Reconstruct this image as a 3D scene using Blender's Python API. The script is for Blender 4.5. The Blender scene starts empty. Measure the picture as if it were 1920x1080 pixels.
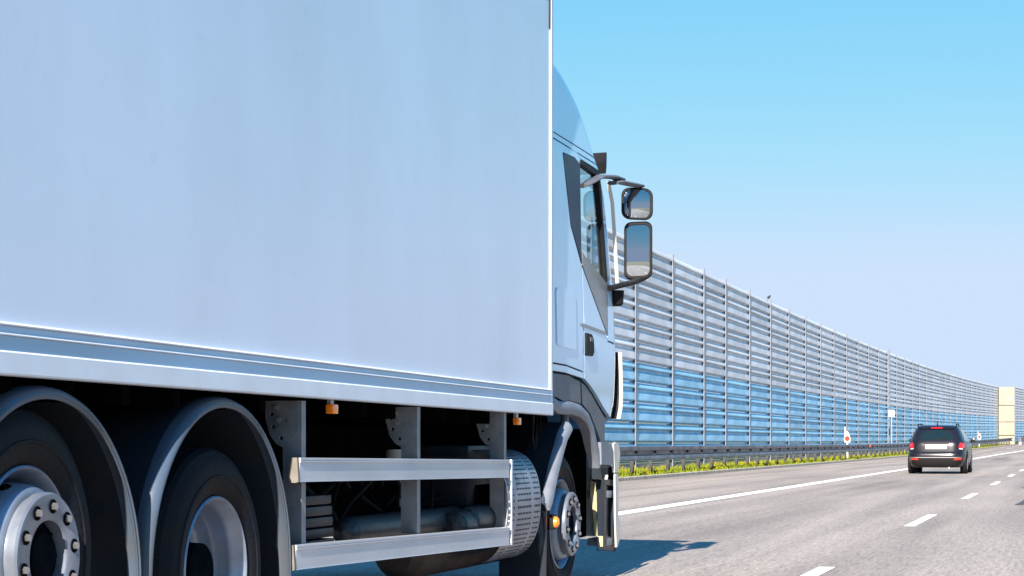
import bpy, bmesh, math, random
from mathutils import Vector, Matrix
from mathutils.geometry import delaunay_2d_cdt

R = math.radians
random.seed(7)
scene = bpy.context.scene
col = scene.collection

# ------------------------------------------------------------------ camera, sky, sun, exposure
FPX = 3745.0                      # focal length in pixels of a 1920 px wide picture
PSI = math.atan(1060 / FPX)       # the camera looks this far to the left of the road's direction
EYE = 1.0
cam_d = bpy.data.cameras.new('camera')
cam = bpy.data.objects.new('camera', cam_d)
col.objects.link(cam)
cam.location = (0, 0, EYE)
cam.rotation_euler = (R(90), 0, PSI)
cam_d.sensor_width = 36
cam_d.lens = FPX / 1920 * 36
cam_d.shift_y = 290 / 1920
cam_d.clip_start = 0.05
cam_d.clip_end = 6000
scene.camera = cam

SUN_EL, SUN_AZ = R(29), R(4.5)    # the sun stands behind the camera, a little to the right
sx = math.sin(SUN_AZ) * math.cos(SUN_EL)
sy = -math.cos(SUN_AZ) * math.cos(SUN_EL)
sz = math.sin(SUN_EL)
sun_d = bpy.data.lights.new('sun', 'SUN')
sun_d.energy = 5.0
sun_d.angle = R(0.55)
sun_d.color = (1.0, 0.88, 0.74)
sun = bpy.data.objects.new('sun', sun_d)
col.objects.link(sun)
sun.rotation_euler = Vector((sx, sy, sz)).to_track_quat('Z', 'Y').to_euler()
sun.location = (0, -30, 40)

world = bpy.data.worlds.new('World')
scene.world = world
world.use_nodes = True
wn = world.node_tree
bg = wn.nodes['Background']
sky = wn.nodes.new('ShaderNodeTexSky')
sky.sky_type = 'NISHITA'
sky.sun_disc = False
sky.sun_elevation = SUN_EL
sky.sun_rotation = R(180) - SUN_AZ
sky.altitude = 100
sky.air_density = 0.5
sky.dust_density = 0.0
sky.ozone_density = 3.0
# the same curve for the whole sky: deep blue overhead, pale at the horizon
sep = wn.nodes.new('ShaderNodeSeparateColor')
cmb = wn.nodes.new('ShaderNodeCombineColor')
wn.links.new(sky.outputs[0], sep.inputs[0])
for ch, (g_, k_, top_) in enumerate(((1.2, 0.50, 2.05), (0.45, 1.36, 2.52), (0.13, 2.60, 3.25))):
    pw = wn.nodes.new('ShaderNodeMath'); pw.operation = 'POWER'
    pw.inputs[1].default_value = g_
    ml = wn.nodes.new('ShaderNodeMath'); ml.operation = 'MULTIPLY'
    ml.inputs[1].default_value = k_
    wn.links.new(sep.outputs[ch], pw.inputs[0])
    wn.links.new(pw.outputs[0], ml.inputs[0])
    mn = wn.nodes.new('ShaderNodeMath'); mn.operation = 'SMOOTH_MIN'
    mn.inputs[1].default_value = top_
    mn.inputs[2].default_value = 0.5
    wn.links.new(ml.outputs[0], mn.inputs[0])
    wn.links.new(mn.outputs[0], cmb.inputs[ch])
wn.links.new(cmb.outputs[0], bg.inputs['Color'])
bg.inputs['Strength'].default_value = 0.10

scene.view_settings.view_transform = 'Standard'
scene.view_settings.look = 'None'
scene.view_settings.exposure = 1.6
scene.view_settings.gamma = 1
scene.view_settings.use_curve_mapping = False

# ------------------------------------------------------------------ measuring helpers
CP = math.cos(PSI); TP = math.tan(PSI)
S = FPX / CP
KF = FPX / CP / CP


def P(x, y, lat):
    """a spot on the upright plane `lat` metres left of the camera's path -> (forward, height)"""
    xp = KF * lat / (2020.0 - x)
    return xp - lat * TP, EYE - (y - 830.0) * xp / S


def bend(f):                      # the road bends gently right and rises far ahead
    t = max(0.0, (f - 90.0) / 150.0)
    return 3.0 * t * t if f < 420 else 3.0 * 2.2 * 2.2 + (f - 420) * 0.088


def rise(f):
    t = max(0.0, (f - 90.0) / 150.0)
    return 0.56 * t * t if f < 330 else 0.56 * 2.56 + (f - 330) * 0.012


# ------------------------------------------------------------------ materials
MATS = {}


def mat(name, color, rough=0.5, metal=0.0, var=0.0, scale=3.0, bump=0.0, bscale=None, coat=0.0,
        spec=0.5, stretch=None, color2=None, thresh=None, detail=6.0, trans=0.0, alpha=1.0, rvar=0.0):
    if name in MATS:
        return MATS[name]
    m = bpy.data.materials.new(name)
    m.use_nodes = True
    nt = m.node_tree
    b = nt.nodes['Principled BSDF']
    b.inputs['Base Color'].default_value = (*color, 1)
    b.inputs['Roughness'].default_value = rough
    b.inputs['Metallic'].default_value = metal
    b.inputs['Coat Weight'].default_value = coat
    b.inputs['Coat Roughness'].default_value = 0.08
    b.inputs['Specular IOR Level'].default_value = spec
    b.inputs['Transmission Weight'].default_value = trans
    b.inputs['Alpha'].default_value = alpha
    tc = nt.nodes.new('ShaderNodeTexCoord')
    mp = nt.nodes.new('ShaderNodeMapping')
    nt.links.new(tc.outputs['Object'], mp.inputs['Vector'])
    if stretch:
        mp.inputs['Scale'].default_value = stretch
    if var > 0 or color2:
        n = nt.nodes.new('ShaderNodeTexNoise')
        n.inputs['Scale'].default_value = scale
        n.inputs['Detail'].default_value = detail
        nt.links.new(mp.outputs[0], n.inputs['Vector'])
        rp = nt.nodes.new('ShaderNodeValToRGB')
        lo, hi = thresh or (0.3, 0.7)
        rp.color_ramp.elements[0].position = lo
        rp.color_ramp.elements[1].position = hi
        c2 = color2 or tuple(c * (1 - var) for c in color)
        rp.color_ramp.elements[0].color = (*c2, 1)
        rp.color_ramp.elements[1].color = (*[min(1, c * (1 + var * .4)) for c in color], 1)
        nt.links.new(n.outputs[0], rp.inputs[0])
        nt.links.new(rp.outputs[0], b.inputs['Base Color'])
        if name.startswith('barrier_') and name.endswith('sheet'):
            oi = nt.nodes.new('ShaderNodeObjectInfo')
            mr0 = nt.nodes.new('ShaderNodeMapRange')
            mr0.inputs['To Min'].default_value = 0.82
            mr0.inputs['To Max'].default_value = 1.08
            nt.links.new(oi.outputs['Random'], mr0.inputs[0])
            mx0 = nt.nodes.new('ShaderNodeVectorMath'); mx0.operation = 'SCALE'
            nt.links.new(rp.outputs[0], mx0.inputs[0]); nt.links.new(mr0.outputs[0], mx0.inputs['Scale'])
            nt.links.new(mx0.outputs[0], b.inputs['Base Color'])
        if rvar:
            mr = nt.nodes.new('ShaderNodeMapRange')
            mr.inputs['From Min'].default_value = 0.3
            mr.inputs['From Max'].default_value = 0.7
            mr.inputs['To Min'].default_value = rough + rvar
            mr.inputs['To Max'].default_value = max(0.03, rough - rvar)
            nt.links.new(n.outputs[0], mr.inputs[0])
            nt.links.new(mr.outputs[0], b.inputs['Roughness'])
    if bump > 0:
        n2 = nt.nodes.new('ShaderNodeTexNoise')
        n2.inputs['Scale'].default_value = bscale or scale
        n2.inputs['Detail'].default_value = 4
        nt.links.new(mp.outputs[0], n2.inputs['Vector'])
        bp = nt.nodes.new('ShaderNodeBump')
        bp.inputs['Strength'].default_value = bump
        bp.inputs['Distance'].default_value = 0.02
        nt.links.new(n2.outputs[0], bp.inputs['Height'])
        nt.links.new(bp.outputs[0], b.inputs['Normal'])
    MATS[name] = m
    return m


def asphalt():
    m = bpy.data.materials.new('asphalt')
    m.use_nodes = True
    nt = m.node_tree
    L = nt.links
    b = nt.nodes['Principled BSDF']
    b.inputs['Roughness'].default_value = 0.82
    b.inputs['Specular IOR Level'].default_value = 0.3
    tc = nt.nodes.new('ShaderNodeTexCoord')

    def noise(scale, detail=3, sc=None, rough=0.55):
        n = nt.nodes.new('ShaderNodeTexNoise')
        n.inputs['Scale'].default_value = scale
        n.inputs['Detail'].default_value = detail
        n.inputs['Roughness'].default_value = rough
        if sc:
            mp = nt.nodes.new('ShaderNodeMapping')
            mp.inputs['Scale'].default_value = sc
            L.new(tc.outputs['Object'], mp.inputs['Vector'])
            L.new(mp.outputs[0], n.inputs['Vector'])
        else:
            L.new(tc.outputs['Object'], n.inputs['Vector'])
        return n

    def ramp(src, stops):
        r = nt.nodes.new('ShaderNodeValToRGB')
        e = r.color_ramp.elements
        e[0].position, e[0].color = stops[0][0], (*stops[0][1], 1)
        e[1].position, e[1].color = stops[-1][0], (*stops[-1][1], 1)
        for p, c in stops[1:-1]:
            k = e.new(p)
            k.color = (*c, 1)
        L.new(src, r.inputs[0])
        return r.outputs[0]

    def mul(a, bb, f=1.0):
        x = nt.nodes.new('ShaderNodeMix')
        x.data_type = 'RGBA'
        x.blend_type = 'MULTIPLY'
        x.inputs[0].default_value = f
        L.new(a, x.inputs[6])
        L.new(bb, x.inputs[7])
        return x.outputs[2]

    g1 = noise(30, 3, rough=0.8)
    g = ramp(g1.outputs[0], [(0.32, (0.10, 0.093, 0.09)), (0.46, (0.275, 0.247, 0.228)), (0.56, (0.342, 0.307, 0.283)), (0.70, (0.50, 0.455, 0.42))])
    gl_ = noise(1.0, 3, sc=(26, 2.2, 1), rough=0.7)
    lg = ramp(gl_.outputs[0], [(0.30, (0.70, 0.695, 0.69)), (0.50, (0.99, 0.98, 0.97)), (0.70, (1.18, 1.16, 1.145))])
    g = mul(g, lg)
    g2 = noise(0.55, 5, sc=(1.0, 0.22, 1))
    pat = ramp(g2.outputs[0], [(0.3, (0.84, 0.84, 0.86)), (0.7, (1.06, 1.04, 1.02))])
    g3 = noise(0.9, 4, sc=(1.6, 0.05, 1))
    streak = ramp(g3.outputs[0], [(0.34, (0.70, 0.70, 0.71)), (0.6, (1.04, 1.04, 1.04))])
    c = mul(mul(g, pat), streak)
    # oil-darkened middle of the left lane
    sp = nt.nodes.new('ShaderNodeSeparateXYZ')
    L.new(tc.outputs['Object'], sp.inputs[0])
    wob = noise(0.05, 2)
    md = nt.nodes.new('ShaderNodeMath'); md.operation = 'MULTIPLY_ADD'
    md.inputs[1].default_value = 1.6
    L.new(wob.outputs[0], md.inputs[0])
    L.new(sp.outputs[0], md.inputs[2])
    mr = nt.nodes.new('ShaderNodeMapRange')
    mr.inputs['From Min'].default_value = -5.2
    mr.inputs['From Max'].default_value = -2.2
    L.new(md.outputs[0], mr.inputs[0])
    band = ramp(mr.outputs[0], [(0.12, (1, 1, 1)), (0.45, (0.70, 0.69, 0.69)), (0.58, (0.72, 0.71, 0.71)), (0.95, (1, 1, 1))])
    g4 = noise(0.16, 3, sc=(1, 0.35, 1))
    pf = ramp(g4.outputs[0], [(0.36, (0, 0, 0)), (0.6, (0.9, 0.9, 0.9))])
    mx = nt.nodes.new('ShaderNodeMix'); mx.data_type = 'RGBA'; mx.blend_type = 'MULTIPLY'
    L.new(pf, mx.inputs[0]); L.new(c, mx.inputs[6]); L.new(band, mx.inputs[7])
    L.new(mx.outputs[2], b.inputs['Base Color'])
    bp = nt.nodes.new('ShaderNodeBump')
    bp.inputs['Strength'].default_value = 0.5
    bp.inputs['Distance'].default_value = 0.006
    L.new(g1.outputs[0], bp.inputs['Height'])
    L.new(bp.outputs[0], b.inputs['Normal'])
    return m


def glass(name, tint=(0.7, 0.85, 0.9), rough=0.02, mixf=0.35, body=(0.02, 0.03, 0.035)):
    """tinted pane: clear glass over a share of dark tint"""
    m = bpy.data.materials.new(name)
    m.use_nodes = True
    nt = m.node_tree
    b = nt.nodes['Principled BSDF']
    b.inputs['Base Color'].default_value = (*body, 1)
    b.inputs['Roughness'].default_value = rough
    b.inputs['IOR'].default_value = 1.52
    tr = nt.nodes.new('ShaderNodeBsdfTransparent')
    tr.inputs[0].default_value = (*tint, 1)
    gl = nt.nodes.new('ShaderNodeBsdfGlossy')
    gl.inputs['Roughness'].default_value = rough
    gl.inputs[0].default_value = (1, 1, 1, 1)
    lw = nt.nodes.new('ShaderNodeLayerWeight')
    lw.inputs[0].default_value = 0.5
    pw = nt.nodes.new('ShaderNodeMath'); pw.operation = 'POWER'
    pw.inputs[1].default_value = 3.0
    nt.links.new(lw.outputs['Facing'], pw.inputs[0])
    fr = nt.nodes.new('ShaderNodeMath'); fr.operation = 'MULTIPLY_ADD'
    fr.inputs[1].default_value = 0.85
    fr.inputs[2].default_value = 0.05
    nt.links.new(pw.outputs[0], fr.inputs[0])
    m1 = nt.nodes.new('ShaderNodeMixShader')
    nt.links.new(fr.outputs[0], m1.inputs[0])
    nt.links.new(tr.outputs[0], m1.inputs[1])
    nt.links.new(gl.outputs[0], m1.inputs[2])
    m2 = nt.nodes.new('ShaderNodeMixShader')
    m2.inputs[0].default_value = mixf
    nt.links.new(m1.outputs[0], m2.inputs[1])
    nt.links.new(b.outputs[0], m2.inputs[2])
    nt.links.new(m2.outputs[0], nt.nodes['Material Output'].inputs[0])
    MATS[name] = m
    return m


M_ASPH = asphalt()
M_PAINT_LINE = mat('road_paint', (0.80, 0.79, 0.76), 0.65, var=0.25, scale=14, thresh=(0.28, 0.5), bump=0.2, bscale=60)
M_GROUND = mat('verge_soil', (0.13, 0.15, 0.045), 0.95, var=0.5, scale=0.6, color2=(0.16, 0.13, 0.07))
M_KERB = mat('kerb_concrete', (0.36, 0.33, 0.28), 0.9, var=0.4, scale=5, bump=0.4, bscale=30)
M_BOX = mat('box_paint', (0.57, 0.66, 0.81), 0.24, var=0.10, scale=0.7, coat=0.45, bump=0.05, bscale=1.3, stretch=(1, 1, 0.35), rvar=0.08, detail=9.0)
def weather(m, streak, strength):
    """adds faint run-down streaks and blotchy road film to a paint"""
    nt = m.node_tree
    b = nt.nodes['Principled BSDF']
    src = b.inputs['Base Color'].links[0].from_socket
    tc = nt.nodes.new('ShaderNodeTexCoord')
    last = src
    for sc, lo, hi, k in (streak, 0.42, 0.70, strength * 0.4), ((0.8, 0.8, 0.6), 0.40, 0.72, strength), ((14, 14, 10), 0.60, 0.72, strength * 0.6):
        mp = nt.nodes.new('ShaderNodeMapping')
        mp.inputs['Scale'].default_value = sc
        n = nt.nodes.new('ShaderNodeTexNoise')
        n.inputs['Scale'].default_value = 1.0
        n.inputs['Detail'].default_value = 7
        n.inputs['Roughness'].default_value = 0.6
        nt.links.new(tc.outputs['Object'], mp.inputs[0])
        nt.links.new(mp.outputs[0], n.inputs['Vector'])
        r = nt.nodes.new('ShaderNodeMapRange')
        r.inputs['From Min'].default_value = lo
        r.inputs['From Max'].default_value = hi
        r.inputs['To Max'].default_value = k
        nt.links.new(n.outputs[0], r.inputs[0])
        x = nt.nodes.new('ShaderNodeMix'); x.data_type = 'RGBA'
        nt.links.new(r.outputs[0], x.inputs[0])
        nt.links.new(last, x.inputs[6])
        x.inputs[7].default_value = (0.30, 0.31, 0.33, 1)
        last = x.outputs[2]
    nt.links.new(last, b.inputs['Base Color'])


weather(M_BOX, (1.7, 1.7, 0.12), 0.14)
M_BOXTRIM = mat('box_trim', (0.60, 0.67, 0.77), 0.35, var=0.08, scale=4)
M_BAND = mat('rail_band', (0.33, 0.45, 0.60), 0.3, metal=0.1, var=0.2, scale=2.0, stretch=(1, 0.3, 1))
M_BAND2 = mat('rail_band_upper', (0.44, 0.53, 0.66), 0.32, metal=0.1, var=0.12, scale=2.0)
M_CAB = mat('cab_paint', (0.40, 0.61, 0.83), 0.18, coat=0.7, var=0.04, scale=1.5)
M_DARK = mat('black_plastic', (0.010, 0.010, 0.012), 0.55, var=0.4, scale=8, spec=0.12)
M_SEAM = mat('seam_rubber', (0.02, 0.021, 0.024), 0.8)
M_GREYPL = mat('grey_plastic', (0.085, 0.095, 0.12), 0.5, var=0.25, scale=7, bump=0.08, bscale=90)
M_GREYLT = mat('grey_plastic_pale', (0.15, 0.17, 0.215), 0.5, var=0.25, scale=6, bump=0.08, bscale=90)  # paler grey plastic; also carries the painted sunlight of the front mudguard lip
M_NAVY = mat('pillar_trim', (0.006, 0.011, 0.04), 0.4, spec=0.25)
M_TRIMGREY = mat('door_trim_grey', (0.20, 0.19, 0.19), 0.35, coat=0.2, var=0.2, scale=4)
M_ALU = mat('aluminium', (0.50, 0.55, 0.64), 0.38, metal=0.45, var=0.15, scale=5, stretch=(1, 0.2, 1), rvar=0.1)
M_ALUEND = mat('rail_end_cap', (0.13, 0.12, 0.105), 0.6, var=0.3, scale=20)
M_STEEL = mat('galvanised_steel', (0.42, 0.44, 0.46), 0.45, metal=0.6, var=0.3, scale=9, rvar=0.1)
M_BRACKET = mat('bracket_steel', (0.20, 0.22, 0.25), 0.5, metal=0.3, var=0.35, scale=9)
M_TYRE = mat('tyre_rubber', (0.006, 0.008, 0.013), 0.62, var=0.6, scale=4, bump=0.2, bscale=40, spec=0.07, color2=(0.016, 0.014, 0.014))
M_RIM = mat('rim_silver', (0.22, 0.27, 0.36), 0.40, metal=0.5, var=0.35, scale=7, rvar=0.1)
M_RING = mat('nut_ring', (0.17, 0.20, 0.26), 0.34, metal=0.3, var=0.35, scale=9)
M_NUT = mat('wheel_nut', (0.45, 0.45, 0.46), 0.3, metal=0.9)
M_HUBDK = mat('hub_dark', (0.006, 0.007, 0.010), 0.6, var=0.5, scale=12, spec=0.0)
M_FENDER = mat('mudguard_plastic', (0.010, 0.017, 0.030), 0.34, var=0.5, scale=5, bump=0.05, bscale=40, color2=(0.022, 0.024, 0.028), spec=0.10)
M_EDGELIT = mat('mudguard_lit_edge', (0.040, 0.066, 0.11), 0.36, var=0.45, scale=5, bump=0.05, bscale=40, color2=(0.055, 0.062, 0.075), spec=0.35)  # lighter than the sheet: the lip's highlight is put into the colour
M_CHASSIS = mat('chassis_black', (0.004, 0.004, 0.004), 0.9, var=0.5, scale=5, spec=0.0)
M_RUST = mat('rusty_tank', (0.06, 0.035, 0.028), 0.7, var=0.6, scale=9, bump=0.3, bscale=50)
M_TANKGREY = mat('air_tank_paint', (0.035, 0.04, 0.05), 0.45, var=0.5, scale=40, thresh=(0.4, 0.6))
M_AMBER = mat('amber_lens', (0.95, 0.22, 0.01), 0.25, coat=0.5)
M_MIRROR = mat('mirror_glass', (0.32, 0.36, 0.42), 0.015, metal=1.0)
M_CABGLASS = glass('cab_glass', (0.80, 0.93, 0.95), 0.01, 0.03)
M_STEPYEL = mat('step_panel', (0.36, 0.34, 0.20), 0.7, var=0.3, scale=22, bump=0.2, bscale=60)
M_WHITEPL = mat('bumper_white', (0.50, 0.49, 0.47), 0.4, coat=0.2, var=0.15, scale=5)
M_SEAT = mat('seat_fabric', (0.03, 0.10, 0.10), 0.9)
weather(M_CAB, (5, 5, 0.4), 0.12)
weather(M_ALU, (1, 2, 6), 0.3)
M_CABIN = mat('cabin_lining', (0.16, 0.16, 0.17), 0.85)
M_GREYSLAT = mat('barrier_grey_sheet', (0.60, 0.615, 0.68), 0.42, var=0.18, scale=0.9, stretch=(1, 1, 3), rvar=0.08)
M_BLUESLAT = mat('barrier_blue_sheet', (0.25, 0.54, 0.78), 0.40, var=0.22, scale=0.9, stretch=(1, 1, 3), rvar=0.08)
M_POST = mat('barrier_post_steel', (0.13, 0.155, 0.20), 0.5, metal=0.2, var=0.25, scale=3)
M_PLINTH = mat('barrier_plinth', (0.36, 0.34, 0.30), 0.9, var=0.35, scale=2.5, bump=0.3, bscale=18)
M_CREAM = mat('cream_wall', (0.36, 0.32, 0.24), 0.7, var=0.18, scale=1.2)
M_RAIL = mat('guardrail_zinc', (0.105, 0.12, 0.16), 0.42, metal=0.3, var=0.35, scale=1.6, rvar=0.1)
M_RAILPOST = mat('guardrail_post_shaded', (0.03, 0.032, 0.036), 0.6, metal=0.2, var=0.4, scale=5)  # near-black: the shade on the posts is put into this colour
M_GRASS = mat('grass_blades', (0.18, 0.21, 0.012), 0.8, var=0.65, scale=2.2, color2=(0.055, 0.085, 0.010), spec=0.15)
M_FLOWER = mat('yellow_flowers', (0.45, 0.33, 0.01), 0.8, var=0.3, scale=9, spec=0.1)
M_SIGNW = mat('sign_white', (0.62, 0.64, 0.66), 0.4)
M_RED = mat('reflector_red', (0.65, 0.03, 0.01), 0.3, coat=0.4)
M_BIRD = mat('bird_feathers', (0.03, 0.03, 0.035), 0.6)
M_CARPAINT = mat('car_paint', (0.009, 0.009, 0.015), 0.28, metal=0.2, coat=0.25, spec=0.35)
M_CARGLASS = mat('car_glass', (0.006, 0.012, 0.014), 0.05, coat=0.3)
M_CARBLACK = mat('car_trim', (0.007, 0.007, 0.007), 0.6, spec=0.15)
M_LAMPRED = mat('tail_lamp_red', (0.75, 0.008, 0.008), 0.15, coat=0.6)
M_LAMPCLR = mat('tail_lamp_clear', (0.75, 0.55, 0.55), 0.2)
M_CHROME = mat('car_chrome', (0.6, 0.6, 0.62), 0.25, metal=0.8)
M_SKID = mat('skid_rubber', (0.045, 0.045, 0.05), 0.85, var=0.4, scale=6)

# ------------------------------------------------------------------ object helpers


def props(o, label=None, cat=None, group=None, kind=None):
    if label: o['label'] = label
    if cat: o['category'] = cat
    if group: o['group'] = group
    if kind: o['kind'] = kind
    return o


def empty(name, loc=(0, 0, 0), parent=None):
    o = bpy.data.objects.new(name, None)
    o.empty_display_size = 0.2
    col.objects.link(o)
    if parent:
        o.parent = parent
    o.location = loc
    return o


def world_of(o):
    m = Matrix.Identity(4)
    while o is not None:
        m = o.matrix_basis @ m if False else o.matrix_basis @ m
        o = o.parent
    return m


def full(o):
    chain = []
    while o is not None:
        chain.append(o)
        o = o.parent
    m = Matrix.Identity(4)
    for k in reversed(chain):
        m = m @ Matrix.LocRotScale(k.location, k.rotation_euler, k.scale)
    return m


def mk(name, verts, faces, m, parent=None, smooth=None, loc=None):
    """verts in world space; the mesh is stored in the parent's space"""
    me = bpy.data.meshes.new(name)
    o = bpy.data.objects.new(name, me)
    col.objects.link(o)
    if parent is not None:
        inv = full(parent).inverted()
        o.parent = parent
        vs = [inv @ Vector(v) for v in verts]
    elif loc is not None:
        l = Vector(loc)
        o.location = l
        vs = [Vector(v) - l for v in verts]
    else:
        vs = verts
    me.from_pydata([tuple(v) for v in vs], [], faces)
    me.materials.append(m)
    bm = bmesh.new()
    bm.from_mesh(me)
    bmesh.ops.recalc_face_normals(bm, faces=bm.faces)
    bm.to_mesh(me)
    bm.free()
    if smooth is not None:
        for p in me.polygons:
            p.use_smooth = True
        me.set_sharp_from_angle(angle=R(smooth))
    return o


class MB:
    """collects simple solids of one part"""
    def __init__(self):
        self.v = []; self.f = []

    def add(self, v, f):
        k = len(self.v)
        self.v += [tuple(p) for p in v]
        self.f += [tuple(i + k for i in q) for q in f]
        return self

    def box(self, a, b, bev=0.0):
        (x0, y0, z0), (x1, y1, z1) = a, b
        x0, x1 = min(x0, x1), max(x0, x1); y0, y1 = min(y0, y1), max(y0, y1); z0, z1 = min(z0, z1), max(z0, z1)
        if bev <= 0:
            v = [(x, y, z) for z in (z0, z1) for y in (y0, y1) for x in (x0, x1)]
            f = [(0, 2, 3, 1), (4, 5, 7, 6), (0, 1, 5, 4), (2, 6, 7, 3), (0, 4, 6, 2), (1, 3, 7, 5)]
            return self.add(v, f)
        bm = bmesh.new()
        bmesh.ops.create_cube(bm, size=1)
        for q in bm.verts:
            q.co = Vector(((x0 + x1) / 2 + q.co.x * (x1 - x0), (y0 + y1) / 2 + q.co.y * (y1 - y0), (z0 + z1) / 2 + q.co.z * (z1 - z0)))
        bmesh.ops.bevel(bm, geom=bm.edges[:], offset=bev, segments=2, affect='EDGES', profile=0.6)
        bm.verts.index_update()
        self.add([q.co[:] for q in bm.verts], [[q.index for q in fa.verts] for fa in bm.faces])
        bm.free()
        return self

    def cyl(self, a, b, r, n=20, r2=None, cap=True):
        a = Vector(a); b = Vector(b)
        d = (b - a).normalized()
        u = d.orthogonal().normalized(); w = d.cross(u)
        r2 = r if r2 is None else r2
        v = []
        for c, rr in ((a, r), (b, r2)):
            for i in range(n):
                t = 2 * math.pi * i / n
                v.append(c + (u * math.cos(t) + w * math.sin(t)) * rr)
        f = [(i, (i + 1) % n, n + (i + 1) % n, n + i) for i in range(n)]
        if cap:
            f += [tuple(range(n))[::-1], tuple(range(n, 2 * n))]
        return self.add(v, f)

    def rev(self, prof, c, axis, n=48, skip=None):
        """surface of revolution; prof = [(radius, along axis)]"""
        axis = Vector(axis).normalized()
        u = Vector((0, 0, 1)); u = (u - axis * u.dot(axis)).normalized(); w = axis.cross(u)
        c = Vector(c)
        v = []
        for r, s in prof:
            for i in range(n):
                t = 2 * math.pi * i / n
                v.append(c + axis * s + (u * math.cos(t) + w * math.sin(t)) * r)
        f = []
        for k in range(len(prof) - 1):
            for i in range(n):
                if skip and skip(k, i):
                    continue
                j = (i + 1) % n
                f.append((k * n + i, k * n + j, (k + 1) * n + j, (k + 1) * n + i))
        return self.add(v, f)

    def sweep(self, prof, path, closed=True, caps=True):
        """prof: list of (a,b) offsets; path: list of (origin, A axis, B axis)"""
        n = len(prof)
        v = []
        for o, A, B in path:
            o = Vector(o); A = Vector(A); B = Vector(B)
            v += [o + A * a + B * b for a, b in prof]
        f = []
        m = n if closed else n - 1
        for k in range(len(path) - 1):
            for i in range(m):
                j = (i + 1) % n
                f.append((k * n + i, k * n + j, (k + 1) * n + j, (k + 1) * n + i))
        if caps and closed:
            f += [tuple(range(n)), tuple(range((len(path) - 1) * n, len(path) * n))]
        return self.add(v, f)

    def tube(self, pts, r, n=10):
        pts = [Vector(p) for p in pts]
        path = []
        for i, p in enumerate(pts):
            d = (pts[min(i + 1, len(pts) - 1)] - pts[max(i - 1, 0)]).normalized()
            u = d.cross(Vector((0.13, 0.2, 1))).normalized(); w = d.cross(u).normalized()
            path.append((p, u, w))
        rr = r if isinstance(r, (list, tuple)) else None
        prof = [(math.cos(2 * math.pi * i / n), math.sin(2 * math.pi * i / n)) for i in range(n)]
        path = [(p, u * (rr[i] if rr else r), w * (rr[i] if rr else r)) for i, (p, u, w) in enumerate(path)]
        return self.sweep(prof, path)

    def build(self, name, m, parent=None, smooth=35, loc=None):
        return mk(name, self.v, self.f, m, parent, smooth, loc)


def in_poly(p, poly):
    x, y = p
    c = False
    n = len(poly)
    for i in range(n):
        x1, y1 = poly[i]; x2, y2 = poly[(i + 1) % n]
        if (y1 > y) != (y2 > y) and x < (x2 - x1) * (y - y1) / (y2 - y1) + x1:
            c = not c
    return c


def area(poly):
    return 0.5 * sum(poly[i][0] * poly[(i + 1) % len(poly)][1] - poly[(i + 1) % len(poly)][0] * poly[i][1] for i in range(len(poly)))


def shrink(poly, d):
    if area(poly) < 0:
        poly = poly[::-1]
    n = len(poly)
    out = []
    for i in range(n):
        a = Vector(poly[i - 1]); b = Vector(poly[i]); c = Vector(poly[(i + 1) % n])
        e1 = (b - a).normalized(); e2 = (c - b).normalized()
        n1 = Vector((-e1.y, e1.x)); n2 = Vector((-e2.y, e2.x))
        k = (n1 + n2)
        if k.length < 1e-6:
            k = n1
        k.normalize()
        s = d / max(0.45, k.dot(n1))
        out.append((b.x + k.x * s, b.y + k.y * s))
    return out


def sheet(poly, fn, thick, holes=(), step=0.06, single=False):
    """triangulated sheet over a 2-D outline, laid onto fn(a, b, depth) -> world point, with edges turned in by thick"""
    if area(poly) < 0:
        poly = poly[::-1]
    V = []; E = []

    def loop(pl):
        k = len(V)
        pts = []
        for i in range(len(pl)):
            a = Vector(pl[i]); b = Vector(pl[(i + 1) % len(pl)])
            m = max(1, int((b - a).length / (step * 1.5)))
            pts += [a.lerp(b, j / m) for j in range(m)]
        V.extend(pts)
        E.extend((k + i, k + (i + 1) % len(pts)) for i in range(len(pts)))
    loop(poly)
    for h in holes:
        loop(h)
    x0 = min(p[0] for p in poly); x1 = max(p[0] for p in poly)
    y0 = min(p[1] for p in poly); y1 = max(p[1] for p in poly)
    ins = shrink(poly, step * 0.35)
    y = y0 + step / 2
    while y < y1:
        x = x0 + step / 2
        while x < x1:
            if in_poly((x, y), ins) and not any(in_poly((x, y), h) for h in holes):
                V.append(Vector((x, y)))
            x += step
        y += step
    r = delaunay_2d_cdt(V, E, [], 0, 1e-5)
    vs, fs = r[0], r[2]
    keep = []
    for f in fs:
        c = (sum(vs[i].x for i in f) / 3, sum(vs[i].y for i in f) / 3)
        if in_poly(c, poly) and not any(in_poly(c, h) for h in holes):
            keep.append(tuple(f))
    n = len(vs)
    cnt = {}
    for f in keep:
        for i in range(3):
            e = (f[i], f[(i + 1) % 3])
            cnt[tuple(sorted(e))] = cnt.get(tuple(sorted(e)), 0) + 1
    out = [fn(p.x, p.y, 0.0) for p in vs] + [fn(p.x, p.y, thick) for p in vs]
    faces = list(keep)
    for f in keep:
        for i in range(3):
            e = (f[i], f[(i + 1) % 3])
            if cnt[tuple(sorted(e))] == 1:
                faces.append((e[1], e[0], n + e[0], n + e[1]))
    faces += [tuple(n + i for i in f[::-1]) for f in keep]
    if single:
        faces = list(keep)
    used = sorted({i for f in faces for i in f})
    mp = {k: j for j, k in enumerate(used)}
    return [out[i] for i in used], [tuple(mp[i] for i in f) for f in faces]


def ring2d(cx, cy, r, n=10):
    return [(cx + r * math.cos(2 * math.pi * i / n), cy + r * math.sin(2 * math.pi * i / n)) for i in range(n)]


# ------------------------------------------------------------------ ground, road, markings, kerb
FS = [-60, -20, 0, 15, 30, 45, 60, 75, 90] + [90 + 12 * i for i in range(1, 34)]


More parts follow.
